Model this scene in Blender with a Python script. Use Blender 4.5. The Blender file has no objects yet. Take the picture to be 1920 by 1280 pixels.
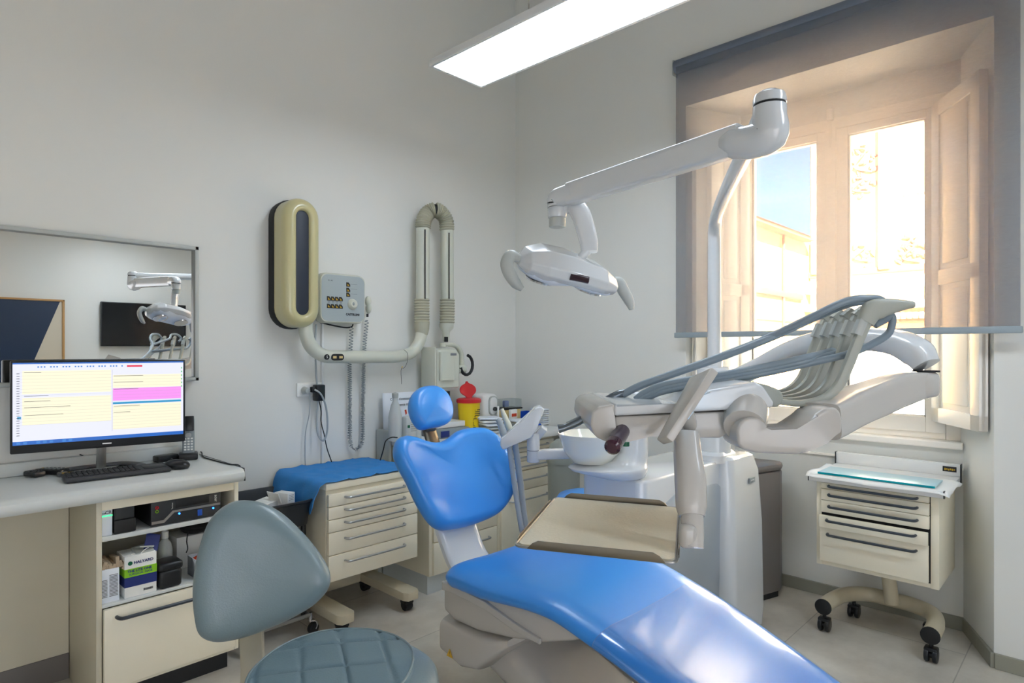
import bpy, bmesh, math, random
from mathutils import Vector, Matrix, Euler
random.seed(7)
R=math.radians
COL=bpy.context.scene.collection
# ---- survey helper: the photograph's lens, used to read real positions off it
F_,CX_,CY_,H_=1170.,960.,654.,1.3
TH=math.atan(1120/1170); cT,sT=math.cos(TH),math.sin(TH)
def at(px,py,d):
    r=(px-CX_)/F_*d; u=(CY_-py)/F_*d
    return Vector((d*cT+r*sT, d*sT-r*cT, H_+u))
def _r(px,py):
    r=(px-CX_)/F_; return (cT+r*sT, sT-r*cT, (CY_-py)/F_)
def onz(px,py,z): return at(px,py,(z-H_)/_r(px,py)[2])
def onx(px,py,x): return at(px,py,x/_r(px,py)[0])
def ony(px,py,y): return at(px,py,y/_r(px,py)[1])
# ---- materials
def lin(c):
    return tuple(((v/255)/12.92 if v/255<=.04045 else ((v/255+.055)/1.055)**2.4) for v in c)
MATS={}
def mat(name,rgb,rough=.5,metal=0.,spec=.5,coat=0.,emit=None,es=0.,bump=0.,bscale=200.,vary=0.,vscale=8.,alpha=1.,trans=0.,sheen=0.):
    m=bpy.data.materials.new(name); m.use_nodes=True; nt=m.node_tree; n=nt.nodes; l=nt.links
    b=n['Principled BSDF']; c=lin(rgb)
    b.inputs['Base Color'].default_value=(*c,1); b.inputs['Roughness'].default_value=rough
    b.inputs['Metallic'].default_value=metal; b.inputs['Specular IOR Level'].default_value=spec
    b.inputs['Coat Weight'].default_value=coat; b.inputs['Coat Roughness'].default_value=.08
    if trans: b.inputs['Transmission Weight'].default_value=trans
    if alpha<1: b.inputs['Alpha'].default_value=alpha
    if emit: b.inputs['Emission Color'].default_value=(*lin(emit),1); b.inputs['Emission Strength'].default_value=es
    tc=n.new('ShaderNodeTexCoord')
    if vary:
        t=n.new('ShaderNodeTexNoise'); t.inputs['Scale'].default_value=vscale; t.inputs['Detail'].default_value=4
        l.new(tc.outputs['Object'],t.inputs['Vector'])
        mx=n.new('ShaderNodeMix'); mx.data_type='RGBA'
        mx.inputs['A'].default_value=(*[v*(1-vary) for v in c],1); mx.inputs['B'].default_value=(*[min(1,v*(1+vary)) for v in c],1)
        l.new(t.outputs['Fac'],mx.inputs['Factor']); l.new(mx.outputs['Result'],b.inputs['Base Color'])
    if bump:
        t=n.new('ShaderNodeTexNoise'); t.inputs['Scale'].default_value=bscale; t.inputs['Detail'].default_value=3
        l.new(tc.outputs['Object'],t.inputs['Vector'])
        bp=n.new('ShaderNodeBump'); bp.inputs['Strength'].default_value=bump; bp.inputs['Distance'].default_value=.002
        l.new(t.outputs['Fac'],bp.inputs['Height']); l.new(bp.outputs['Normal'],b.inputs['Normal'])
    MATS[name]=m; return m
# ---- objects
WM={}
def tag(o,label,cat,group=None,kind=None):
    if label: o['label']=label
    if cat: o['category']=cat
    if group: o['group']=group
    if kind: o['kind']=kind
    return o
def thing(name,label,cat,loc=(0,0,0),rz=0.,group=None,rot=None):
    o=bpy.data.objects.new(name,None); COL.objects.link(o); o.empty_display_size=.1
    o.location=loc; o.rotation_euler=rot if rot else (0,0,rz)
    WM[o.name]=Matrix.Translation(Vector(loc))@(Euler(o.rotation_euler).to_matrix().to_4x4())
    return tag(o,label,cat,group)
def wm(o): return WM.get(o.name,Matrix.Identity(4)) if o else Matrix.Identity(4)
SM=35.
class MB:
    def __init__(s): s.bm=bmesh.new()
    def _t(s,tb,M=None):
        me=bpy.data.meshes.new('t'); 
        if M is not None: tb.transform(M)
        tb.to_mesh(me); tb.free(); s.bm.from_mesh(me); bpy.data.meshes.remove(me); return s
    def box(s,c,d,bev=0.,rot=None,seg=2):
        tb=bmesh.new(); bmesh.ops.create_cube(tb,size=1.)
        for v in tb.verts: v.co=Vector((v.co.x*d[0],v.co.y*d[1],v.co.z*d[2]))
        if bev: bmesh.ops.bevel(tb,geom=list(tb.edges),offset=min(bev,min(d)*.49),segments=seg,profile=.5,affect='EDGES')
        M=Matrix.Translation(Vector(c))
        if rot is not None: M=M@(rot if isinstance(rot,Matrix) else Euler(rot).to_matrix().to_4x4())
        return s._t(tb,M)
    def bb(s,a,b,bev=0.,seg=2):
        c=[(a[i]+b[i])/2 for i in range(3)]; d=[abs(b[i]-a[i]) for i in range(3)]
        return s.box(c,d,bev,None,seg)
    def rings(s,rs,caps=(1,1),closed=False):
        bm=s.bm; vs=[[bm.verts.new(p) for p in r] for r in rs]; n=len(rs[0])
        m=len(vs)
        for i in range(m if closed else m-1):
            a=vs[i]; b=vs[(i+1)%m]
            for j in range(n):
                k=(j+1)%n
                try: bm.faces.new((a[j],a[k],b[k],b[j]))
                except ValueError: pass
        if not closed:
            for w,ring in ((0,vs[0]),(1,vs[-1])):
                if caps[w]:
                    try: bm.faces.new(ring if w else ring[::-1])
                    except ValueError: pass
        return s
    def tube(s,pts,r,n=12,sub=0,closed=False,prof=None,up=None,caps=(1,1)):
        """sweep; r float / list; prof (w,h) ellipse factors; up hint"""
        pts=[Vector(p) for p in pts]; rr=list(r) if isinstance(r,(list,tuple)) else [r]*len(pts)
        if sub:
            pts,rr=smooth(pts,rr,sub,closed)
        m=len(pts); T=[]
        for i in range(m):
            a=pts[(i-1)%m] if (closed or i>0) else pts[0]; b=pts[(i+1)%m] if (closed or i<m-1) else pts[-1]
            t=(b-a); T.append(t.normalized() if t.length>1e-9 else Vector((0,0,1)))
        u=Vector(up) if up is not None else (Vector((0,0,1)) if abs(T[0].z)<.9 else Vector((1,0,0)))
        u=(u-T[0]*u.dot(T[0])).normalized(); rs=[]
        for i in range(m):
            if up is not None: 
                q=Vector(up); w=(q-T[i]*q.dot(T[i]))
                if w.length>1e-4: u=w.normalized()
            else:
                w=(u-T[i]*u.dot(T[i]))
                if w.length>1e-6: u=w.normalized()
            v=T[i].cross(u)
            q=rr[i]; 
            if isinstance(q,(tuple,list)): a_,b_=q[0],q[1]; e=q[2] if len(q)>2 else 2.
            else: a_=b_=q; e=2.
            if prof: a_*=prof[0]; b_*=prof[1]
            ring=[]
            for j in range(n):
                an=2*math.pi*(j+.5)/n; cx,cy=math.cos(an),math.sin(an)
                cx=math.copysign(abs(cx)**(2/e),cx); cy=math.copysign(abs(cy)**(2/e),cy)
                ring.append(pts[i]+u*(b_*cy)+v*(a_*cx))
            rs.append(ring)
        return s.rings(rs,caps,closed)
    def cyl(s,p0,p1,r0,r1=None,n=20,bev=0.):
        r1=r0 if r1 is None else r1
        p0=Vector(p0);p1=Vector(p1)
        if bev:
            d=(p1-p0).normalized(); b=bev
            return s.tube([p0,p0+d*b*.3,p0+d*b,p1-d*b,p1-d*b*.3,p1],[r0-b,r0-b*.3,r0,r1,r1-b*.3,r1-b],n)
        return s.tube([p0,p1],[r0,r1],n)
    def lathe(s,prof,c,n=32,M=None,caps=(1,1)):
        rs=[]
        for r,z in prof:
            rs.append([(M@Vector((r*math.cos(2*math.pi*j/n),r*math.sin(2*math.pi*j/n),z)) if M else Vector((r*math.cos(2*math.pi*j/n),r*math.sin(2*math.pi*j/n),z)))+Vector(c) for j in range(n)])
        return s.rings(rs,caps)
    def ball(s,c,r,n=16,M=None):
        tb=bmesh.new(); bmesh.ops.create_uvsphere(tb,u_segments=n,v_segments=max(6,n//2),radius=1)
        d=r if isinstance(r,(tuple,list)) else (r,r,r)
        MM=Matrix.Translation(Vector(c))@(M if M is not None else Matrix.Identity(4))@Matrix.Diagonal((*d,1))
        return s._t(tb,MM)
    def prism(s,poly,h0,h1,bev=0.,M=None,seg=2):
        """poly in xy, extruded z h0..h1, then M"""
        tb=bmesh.new(); a=[tb.verts.new((p[0],p[1],h0)) for p in poly]; b=[tb.verts.new((p[0],p[1],h1)) for p in poly]
        n=len(poly); tb.faces.new(a[::-1]); tb.faces.new(b)
        for i in range(n): tb.faces.new((a[i],a[(i+1)%n],b[(i+1)%n],b[i]))
        if bev: bmesh.ops.bevel(tb,geom=list(tb.edges),offset=bev,segments=seg,profile=.5,affect='EDGES',clamp_overlap=True)
        return s._t(tb,M)
    def pad(s,outline,th,edge,M,dome=0.,nr=6,sub=5,bend=None,fl=1.,back=1.):
        """cushion: closed outline (u,v); thickness along w"""
        P,_=smooth([Vector((p[0],p[1],0)) for p in outline],[0]*len(outline),sub,True)
        c=sum(P,Vector())/len(P); rs=[]; n=len(P)
        ar=sum(P[i].x*P[(i+1)%n].y-P[(i+1)%n].x*P[i].y for i in range(n)); sg=1 if ar>0 else -1
        N=[]
        for i in range(n):
            t=P[(i+1)%n]-P[i-1]; t.normalize(); N.append(Vector((-t.y,t.x,0))*sg)
        for _ in range(4): N=[(N[i-1]+N[i]*2+N[(i+1)%n]).normalized() for i in range(n)]
        def out(q,w): return M@Vector((q.x,q.y,w+(bend(q.x,q.y) if bend else 0)))
        def ring(k,w): return [out(P[i]+N[i]*k,w) for i in range(n)]
        def ringf(f,w): return [out(c+(P[i]+N[i]*edge-c)*f,w) for i in range(n)]
        for f in (.08,.35,.7): rs.append(ringf(f,-th/2*back))
        for k in range(nr*2+1):
            a=-math.pi/2+math.pi*k/(nr*2)
            w=math.sin(a)*th/2*(back if a<0 else 1)
            rs.append(ring(edge*(1-math.cos(a)),w))
        for f in (.9,.8,.7,.6,.5,.4,.3,.2,.1): rs.append(ringf(f,th/2+dome*(1-f*f)))
        s.rings(rs,(1,0)); bm=s.bm; bm.verts.ensure_lookup_table(); last=bm.verts[-n:]
        cv=bm.verts.new(out(c,th/2+dome))
        for i in range(n): bm.faces.new((last[i],last[(i+1)%n],cv))
        return s
    def build(s,name,m,parent=None,local=False,smooth_=True,mats=None,sm=None):
        bm=s.bm; bmesh.ops.remove_doubles(bm,verts=bm.verts,dist=1e-6)
        bmesh.ops.recalc_face_normals(bm,faces=bm.faces)
        if parent is not None and not local: bm.transform(wm(parent).inverted())
        me=bpy.data.meshes.new(name); 
        a=math.radians(sm or SM)
        for f in bm.faces: f.smooth=smooth_
        for e in bm.edges:
            if len(e.link_faces)==2 and e.calc_face_angle(0)>a: e.smooth=False
        bm.to_mesh(me); bm.free()
        me.materials.append(MATS[m] if isinstance(m,str) else m)
        o=bpy.data.objects.new(name,me); COL.objects.link(o)
        if parent is not None:
            o.parent=parent; WM[o.name]=wm(parent)
        return o
def smooth(pts,rr,sub,closed=False):
    n=len(pts); P=[];Q=[]
    def lerp(a,b,t):
        if isinstance(a,(tuple,list)): return tuple(x+(y-x)*t for x,y in zip(a,b))
        return a+(b-a)*t
    for i in range(n if closed else n-1):
        if closed: p0,p1,p2,p3=pts[(i-1)%n],pts[i],pts[(i+1)%n],pts[(i+2)%n]
        else: p0,p1,p2,p3=pts[max(i-1,0)],pts[i],pts[i+1],pts[min(i+2,n-1)]
        def kn(a,b): return max((b-a).length,1e-5)**.5
        if (p1-p0).length<1e-7: p0=p1-(p2-p1)
        if (p3-p2).length<1e-7: p3=p2+(p2-p1)
        t0=0.; t1=t0+kn(p0,p1); t2=t1+kn(p1,p2); t3=t2+kn(p2,p3)
        for k in range(sub):
            t=k/sub; T_=t1+(t2-t1)*t
            A1=p0*((t1-T_)/(t1-t0))+p1*((T_-t0)/(t1-t0)); A2=p1*((t2-T_)/(t2-t1))+p2*((T_-t1)/(t2-t1)); A3=p2*((t3-T_)/(t3-t2))+p3*((T_-t2)/(t3-t2))
            B1=A1*((t2-T_)/(t2-t0))+A2*((T_-t0)/(t2-t0)); B2=A2*((t3-T_)/(t3-t1))+A3*((T_-t1)/(t3-t1))
            P.append(B1*((t2-T_)/(t2-t1))+B2*((T_-t1)/(t2-t1)))
            Q.append(lerp(rr[i],rr[(i+1)%n],t))
    if not closed: P.append(pts[-1].copy()); Q.append(rr[-1])
    return P,Q
def frame(o,u,v):
    u=Vector(u).normalized(); v=Vector(v); v=(v-u*v.dot(u)).normalized(); w=u.cross(v)
    M=Matrix((( u.x,v.x,w.x,o[0]),(u.y,v.y,w.y,o[1]),(u.z,v.z,w.z,o[2]),(0,0,0,1))); return M
def onplane(pts,M,f=1.):
    o=M.translation; n_=M.to_3x3()@Vector((0,0,1)); Mi=M.inverted(); out=[]
    for x,y in pts:
        d=Vector(_r(x,y)); c=Vector((0,0,H_)); t_=(o-c).dot(n_)/d.dot(n_); q=Mi@(c+d*t_); out.append((q.x,q.y))
    cx=sum(p[0] for p in out)/len(out); cy=sum(p[1] for p in out)/len(out)
    return [(cx+(p[0]-cx)*f,cy+(p[1]-cy)*f) for p in out]
def rrect(w,h,r,n=6,cx=0,cy=0):
    p=[]
    for sx,sy,a0 in ((1,1,0),(-1,1,90),(-1,-1,180),(1,-1,270)):
        for k in range(n+1):
            a=R(a0+90*k/n); p.append((cx+sx*(w/2-r)+r*math.cos(a),cy+sy*(h/2-r)+r*math.sin(a)))
    return p
def text(s,size,o,u,v,m,parent,name='lettering',ext=.0004,align='CENTER',label=None,bold=0.):
    cu=bpy.data.curves.new(name,'FONT'); cu.body=s; cu.size=size; cu.align_x=align; cu.align_y='CENTER'; cu.extrude=ext; cu.offset=bold
    cu.resolution_u=2
    ob=bpy.data.objects.new(name+'_t',cu); COL.objects.link(ob)
    bpy.context.view_layer.update(); dg=bpy.context.evaluated_depsgraph_get()
    me=bpy.data.meshes.new_from_object(ob.evaluated_get(dg)); bpy.data.objects.remove(ob); bpy.data.curves.remove(cu)
    me.name=name; me.transform(wm(parent).inverted()@frame(o,u,v)); me.materials.clear(); me.materials.append(MATS[m])
    q=bpy.data.objects.new(name,me); COL.objects.link(q); q.parent=parent; WM[q.name]=wm(parent)
    if label: q['label']=label
    return q
def struct(name,mb,m,label=None):
    o=mb.build(name,m,smooth_=False); o['kind']='structure'
    if label: o['label']=label
    return o
def handle(x0,x1,z,yf,out=.028,r=.0055,n=8):
    """bar pull in a frame whose front looks to -y"""
    b=MB(); e=.018
    b.tube([(x0,yf,z),(x0+.002,yf-out*.6,z),(x0+e*.6,yf-out,z),(x0+e*2,yf-out*1.05,z),(x1-e*2,yf-out*1.05,z),(x1-e*.6,yf-out,z),(x1-.002,yf-out*.6,z),(x1,yf,z)],r,n,sub=3)
    return b
# ================= MATERIALS
mat('wall_paint',(226,226,221),.85,spec=.2,bump=.08,bscale=90,vary=.012,vscale=1.5)
mat('ceiling_paint',(206,206,202),.9,spec=.1,vary=.01)
mat('niche_paint',(246,242,234),.6,vary=.02,vscale=3)
mat('window_paint',(248,242,232),.4,vary=.04,vscale=6)
mat('skirting',(150,148,134),.5,vary=.06,vscale=14)
mat('white_plastic',(208,211,213),.18,coat=.5)
mat('warm_white_plastic',(186,181,174),.25,coat=.3)
mat('satin_white',(226,227,226),.42)
mat('light_grey_plastic',(176,180,176),.4)
mat('mid_grey_plastic',(140,148,150),.38)
mat('hose_grey',(128,142,152),.35)
mat('hose_light',(160,168,172),.4)
mat('door_grey',(158,167,175),.35,coat=.2)
mat('bin_grey',(118,112,108),.4)
mat('dome_grey',(150,154,146),.4)
mat('whip_grey',(164,166,156),.38)
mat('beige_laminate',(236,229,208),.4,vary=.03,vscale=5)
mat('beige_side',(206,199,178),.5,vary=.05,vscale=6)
mat('beige_metal',(200,190,165),.32,vary=.03,vscale=9)
mat('pale_top',(212,216,214),.35,vary=.03,vscale=60)
mat('dark_gap',(22,22,22),.8)
mat('black_plastic',(24,25,27),.35)
mat('black_rubber',(20,20,20),.6)
mat('charcoal',(44,46,48),.5)
mat('dark_blue_grey',(38,44,58),.5)
mat('handle_dark',(52,58,66),.35)
mat('chrome',(205,205,208),.14,metal=1)
mat('brushed_steel',(178,176,172),.32,metal=1)
mat('dark_steel',(118,110,96),.3,metal=1)
mat('alu_handle',(176,178,180),.35,metal=.8)
mat('blue_vinyl',(52,138,222),.34,coat=.15,spec=.5)
mat('blue_cloth',(52,134,206),.85,bump=.4,bscale=160,vary=.08,vscale=20)
mat('grey_leather',(116,133,138),.33,coat=.12,bump=.18,bscale=260,vary=.05,vscale=7)
mat('grey_quilt',(100,122,132),.6,bump=.3,bscale=300,vary=.05,vscale=12)
mat('seam',(60,80,92),.7)
mat('xray_beige',(196,188,142),.28,coat=.5)
mat('xray_white',(204,206,192),.35,coat=.2)
mat('bellows',(178,176,156),.6)
mat('panel_grey',(166,176,178),.4)
mat('label_yellow',(200,160,40),.5)
mat('ink',(30,30,34),.6)
mat('grey_ink',(120,122,126),.6)
mat('paper',(238,238,234),.7)
mat('paper_blueish',(226,232,240),.7)
mat('card_brown',(176,156,130),.8,vary=.1,vscale=20)
mat('plastic_clear_milk',(212,216,214),.3,alpha=.75)
mat('bowl_glass',(236,235,224),.08,coat=.6)
mat('red_plastic',(206,28,36),.35)
mat('yellow_plastic',(236,204,20),.35)
mat('green_plastic',(0,92,60),.4)
mat('lime',(134,196,24),.6)
mat('navy',(20,40,110),.6)
mat('royal_blue',(22,82,186),.6)
mat('orange_red',(206,70,40),.6)
mat('purple_dark',(72,60,74),.28,coat=.4)
mat('purple_lens',(60,24,42),.12,coat=.6)
mat('red_lens',(48,22,30),.2)
mat('wood_frame',(186,142,88),.5,vary=.08,vscale=20)
mat('picture_dark',(40,54,78),.25)
mat('picture_cream',(206,196,176),.6)
mat('tv_glass',(14,15,18),.12)
mat('yellow_edge',(214,190,130),.6)
mat('stucco_yellow',(208,164,98),.9,vary=.05,vscale=1)
mat('stucco_white',(240,228,204),.9,vary=.03,vscale=1)
mat('stone_relief',(150,96,70),.9)
mat('roof_brown',(112,72,52),.9)
mat('street_grey',(170,160,148),.9)
mat('blue_led',(30,110,255),.4,emit=(40,120,255),es=3)
mat('green_led',(30,220,120),.4,emit=(40,240,130),es=1.1)
mat('light_blue_screen',(150,190,220),.3,emit=(150,195,230),es=.5)
mat('lamp_diffuser',(255,255,255),.5,emit=(228,241,255),es=7.2)
mat('fill_pane_dim',(240,244,250),.5,emit=(236,240,250),es=.25)  # weak glow for the added window behind the viewer
mat('fill_pane_bright',(240,244,250),.5,emit=(236,240,250),es=1.55)  # stronger glow for the added window opposite the mirror
mat('added_uplight',(255,255,255),.5,emit=(236,242,252),es=.25)  # upward glow added to the ceiling panels
mat('glass_plate',(178,212,220),.3)
mat('glass_edge',(0,140,150),.1)
mat('tray_mat',(226,219,198),.6,bump=.5,bscale=120,vary=.02,vscale=60)
# screen colours (self lit)
def scr(n,c,s=.85): mat(n,(10,10,10),.4,emit=c,es=s*.5)
scr('scr_base',(232,234,252),1.0); scr('scr_cream',(250,244,214),1.0); scr('scr_pink',(245,150,240),1.0); scr('scr_blue',(30,150,200),1.0)
scr('scr_bar',(30,100,190),1.0); scr('scr_red',(225,30,70),1.0); scr('scr_line',(150,150,160),1.0); scr('scr_icon',(60,130,210),1.); scr('scr_green',(80,200,110),1.)
# mirror
def mirror_mat():
    m=bpy.data.materials.new('mirror_glass'); m.use_nodes=True; b=m.node_tree.nodes['Principled BSDF']
    b.inputs['Base Color'].default_value=(.93,.92,.89,1); b.inputs['Metallic'].default_value=1; b.inputs['Roughness'].default_value=0.
    MATS['mirror_glass']=m
mirror_mat()
def mixmat(name,col,fac,rough=.05,trans=(1,1,1),diffuse=False,tl=0.):
    m=bpy.data.materials.new(name); m.use_nodes=True; nt=m.node_tree; n=nt.nodes; l=nt.links; n.clear()
    out=n.new('ShaderNodeOutputMaterial'); mx=n.new('ShaderNodeMixShader'); mx.inputs[0].default_value=fac
    t=n.new('ShaderNodeBsdfTransparent'); t.inputs[0].default_value=(*trans,1)
    if diffuse:
        d=n.new('ShaderNodeBsdfDiffuse'); d.inputs[0].default_value=(*col,1)
        tr=n.new('ShaderNodeBsdfTranslucent'); tr.inputs[0].default_value=(.82,.74,.68,1)
        ms=n.new('ShaderNodeMixShader'); ms.inputs[0].default_value=tl; l.new(d.outputs[0],ms.inputs[1]); l.new(tr.outputs[0],ms.inputs[2]); g=ms
        w=n.new('ShaderNodeTexCoord'); nz=n.new('ShaderNodeTexNoise'); nz.inputs['Scale'].default_value=60
        mp=n.new('ShaderNodeMapping'); mp.inputs['Scale'].default_value=(1,1,9); l.new(w.outputs['Object'],mp.inputs[0]); l.new(mp.outputs[0],nz.inputs[0])
        mr=n.new('ShaderNodeMapRange'); mr.inputs['To Min'].default_value=fac-.05; mr.inputs['To Max'].default_value=fac+.05
        l.new(nz.outputs['Fac'],mr.inputs[0]); l.new(mr.outputs[0],mx.inputs[0])
    else:
        g=n.new('ShaderNodeBsdfGlossy'); g.inputs[0].default_value=(*col,1); g.inputs['Roughness'].default_value=rough
    l.new(t.outputs[0],mx.inputs[1]); l.new(g.outputs[0],mx.inputs[2]); l.new(mx.outputs[0],out.inputs[0]); MATS[name]=m
mixmat('window_glass',(1,1,1),.04)
mixmat('clear_film',(.9,.92,1),.10,.12,(.93,.95,.98))
mixmat('clear_box',(.8,.85,.85),.3,.2,(.85,.88,.88))
mixmat('blind_fabric',(.17,.22,.29),.46,diffuse=True,tl=.17,trans=(1,.96,.92))
# floor
def floor_mat():
    m=bpy.data.materials.new('stone_tile'); m.use_nodes=True; nt=m.node_tree; n=nt.nodes; l=nt.links; b=n['Principled BSDF']
    tc=n.new('ShaderNodeTexCoord'); br=n.new('ShaderNodeTexBrick'); br.offset=.5; br.inputs['Scale'].default_value=1.
    br.inputs['Brick Width'].default_value=1.2; br.inputs['Row Height'].default_value=.6; br.inputs['Mortar Size'].default_value=.0022; br.inputs['Mortar Smooth'].default_value=.1
    br.inputs['Color1'].default_value=(*lin((208,203,192)),1); br.inputs['Color2'].default_value=(*lin((218,211,199)),1); br.inputs['Mortar'].default_value=(*lin((172,167,158)),1)
    mp=n.new('ShaderNodeMapping'); mp.inputs['Location'].default_value=(.35,.16,0); l.new(tc.outputs['Object'],mp.inputs[0]); l.new(mp.outputs[0],br.inputs['Vector'])
    nz=n.new('ShaderNodeTexNoise'); nz.inputs['Scale'].default_value=2.6; nz.inputs['Detail'].default_value=7; nz.inputs['Roughness'].default_value=.62; l.new(tc.outputs['Object'],nz.inputs[0])
    cr=n.new('ShaderNodeValToRGB'); cr.color_ramp.elements[0].position=.3; cr.color_ramp.elements[0].color=(.62,.60,.58,1); cr.color_ramp.elements[1].position=.7; cr.color_ramp.elements[1].color=(1.06,1.06,1.06,1)
    l.new(nz.outputs['Fac'],cr.inputs[0]); mx=n.new('ShaderNodeMix'); mx.data_type='RGBA'; mx.blend_type='MULTIPLY'; mx.inputs['Factor'].default_value=.9
    l.new(br.outputs['Color'],mx.inputs['A']); l.new(cr.outputs[0],mx.inputs['B']); l.new(mx.outputs['Result'],b.inputs['Base Color'])
    b.inputs['Roughness'].default_value=.38; MATS['stone_tile']=m
floor_mat()
# ================= SHELL
YA,XB,XN=3.03,3.2,3.55; XD,YC,ZC=-1.6,-2.03,4.2
struct('floor',MB().bb((XD-.1,YC-.1,-.1),(XN+.1,YA+.1,0)),'stone_tile')
struct('ceiling',MB().bb((XD-.1,YC-.1,ZC),(XN+.3,YA+.1,ZC+.1)),'ceiling_paint')
struct('wall_left',MB().bb((XD-.1,YA,0),(XN+.3,YA+.12,ZC)),'wall_paint')
struct('wall_back',MB().bb((XD-.1,YC-.12,0),(XN+.3,YC,ZC)),'wall_paint')
struct('wall_front',MB().bb((XD-.12,YC,0),(XD,YA,ZC)),'wall_paint')
NY0,NY1,BY0,BY1=.34,1.715,.50,1.56   # niche front / back extents
b=MB()
b.prism([(XB,YA),(XB,NY1),(XN,BY1),(XN+.12,BY1),(XN+.12,YA)],0,ZC)
b.prism([(XB,NY0),(XB,YC),(XN+.12,YC),(XN+.12,BY0),(XN,BY0)],0,ZC)
b.prism([(XB,NY0),(XN+.12,BY0),(XN+.12,BY1),(XB,NY1)],2.66,ZC)
b.prism([(XN-.03,BY0-.02),(XN+.12,BY0-.02),(XN+.12,BY1+.02),(XN-.03,BY1+.02)],0,.84)
b.prism([(XN+.02,BY0),(XN+.12,BY0),(XN+.12,BY1),(XN+.02,BY1)],2.52,2.67)
struct('wall_right',b,'niche_paint' if 0 else 'wall_paint')
# baseboards
def base(name,pts,h=.062,t=.012):
    b=MB()
    for (x0,y0),(x1,y1) in pts:
        d=Vector((x1-x0,y1-y0,0)); L=d.length; a=math.atan2(d.y,d.x)
        b.box(((x0+x1)/2,(y0+y1)/2,h/2),(L,t*2,h),.002,(0,0,a))
    struct(name,b,'skirting')
base('baseboard_right',[((XB,NY0-.004),(XB,YC)),((XB-.004,NY0),(XN-.03,BY0-.02)),((XN-.03,BY0-.02),(XN-.03,BY1)),((XN-.03,BY1),(XB,NY1)),((XB,NY1),(XB,YA))])
base('baseboard_left',[((XD,YA),(.56,YA)),((1.1,YA),(2.07,YA))])
base('baseboard_back',[((XD,YC),(XB,YC))])
base('baseboard_front',[((XD,YC),(XD,YA))])
# ---- sill ledge trim under window
b=MB(); b.bb((XN-.055,BY0-.015,.835),(XN+.06,BY1+.01,.868),.006); b.bb((XN-.042,BY0-.015,.74),(XN-.03,BY1+.01,.752),.002)
struct('trim_1',b,'window_paint')
# ---- window: frame, two sashes, glass, shutters
w=thing('window_1','cream painted double casement window with panelled inner shutters in a deep niche','window',(XN,1.06,.868)); w['kind']='structure'
b=MB(); X0=3.56
for y0,y1,z0,z1 in ((BY0,BY0+.06,.868,2.52),(BY1-.06,BY1,.868,2.52),(BY0+.061,BY1-.061,2.46,2.519),(BY0+.061,BY1-.061,.8685,.90)): b.bb((X0,y0,z0),(X0+.07,y1,z1),.003)
b.build('frame','window_paint',w)
for k,(a,c) in enumerate(((.56,1.055),(1.065,1.52))):
    b=MB(); g0=(.639 if k==0 else 1.132); g1=(.982 if k==0 else 1.485)
    for y0,y1,z0,z1 in ((a,g0,.90,2.455),(g1,c,.90,2.455),(g0,g1,2.415,2.455),(g0,g1,.90,.972)): b.bb((X0-.012,y0,z0),(X0+.04,y1,z1),.003)
    for y0,y1,z0,z1 in ((g0,g0+.008,.972,2.415),(g1-.008,g1,.972,2.415),(g0,g1,2.407,2.415),(g0,g1,.972,.98)): b.bb((X0+.0,y0,z0),(X0+.03,y1,z1),.001)
    s=b.build('sash','window_paint',w)
    MB().bb((X0+.018,g0,.972),(X0+.022,g1,2.415)).build('pane','window_glass',s)
b=MB(); b.bb((X0-.03,1.035,.90),(X0+.0,1.085,2.47),.004); b.build('astragal','window_paint',w)
b=MB(); b.tube([(X0-.035,1.06,2.36),(X0-.035,1.06,2.56)],.006,8); b.bb((X0-.045,1.045,2.5),(X0-.02,1.075,2.56),.003); b.build('bolt','window_paint',w)
def shutter(p,q,z0,z1,side):
    p=Vector((*p,0));q=Vector((*q,0)); d=q-p; L=d.length; M=frame((p.x,p.y,z0),d,(0,0,1))
    b=MB(); H=z1-z0; t=.018
    b.box((L/2,H/2,0),(L,H,t*1.2),.004)
    f=.07
    for c,dd in (((f/2,H/2,0),(f,H,t*2)),((L-f/2,H/2,0),(f,H,t*2)),((L/2,f/2,0),(L,f,t*2)),((L/2,H-f/2,0),(L,f,t*2)),((L/2,H*.45,0),(L,f,t*2))): b.box(c,dd,.004)
    for c0,c1 in ((f,H*.45-f/2),(H*.45+f/2,H-f)): b.box((L/2,(c0+c1)/2,0),(L-2*f-.05,c1-c0-.05,t*1.7),.006)
    b.bm.transform(M); return b.build('shutter','window_paint',w)
shutter((3.545,.60),(3.215,.375),.955,2.46,1)
shutter((3.53,1.53),(3.20,1.665),.955,2.46,-1)
shutter((3.52,1.50),(3.25,1.60),.955,2.46,-1)
# ---- unseen windows with glowing panes, added behind the viewer as fill light
for nm,lb,c,sz,M_ in (('fill_window_2','added frosted window giving fill light from the wall behind the viewer',(XD,.3,1.6),(2.4,1.7),frame((XD+.004,.3,1.6),(0,1,0),(0,0,1))),('fill_window_3','added frosted window giving fill light from the wall opposite the mirror',(-.35,YC,1.05),(2.2,1.9),frame((-.35,YC+.004,1.05),(-1,0,0),(0,0,1)))):
    w3=thing(nm,lb,'window',c); w3['kind']='structure'
    b=MB(); W_,H2=sz
    for cc,dd in (((0,H2/2,.02),(W_+.1,.05,.05)),((0,-H2/2,.02),(W_+.1,.05,.05)),((W_/2,0,.02),(.05,H2,.05)),((-W_/2,0,.02),(.05,H2,.05)),((0,0,.02),(.05,H2,.05))): b.box(cc,dd,.004)
    b.bm.transform(M_); b.build('frame','window_paint',w3)
    b=MB(); b.box((0,0,.008),(W_-.04,H2-.04,.008)); b.bm.transform(M_); b.build('fill_pane','fill_pane_dim' if nm=='fill_window_2' else 'fill_pane_bright',w3)
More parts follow.
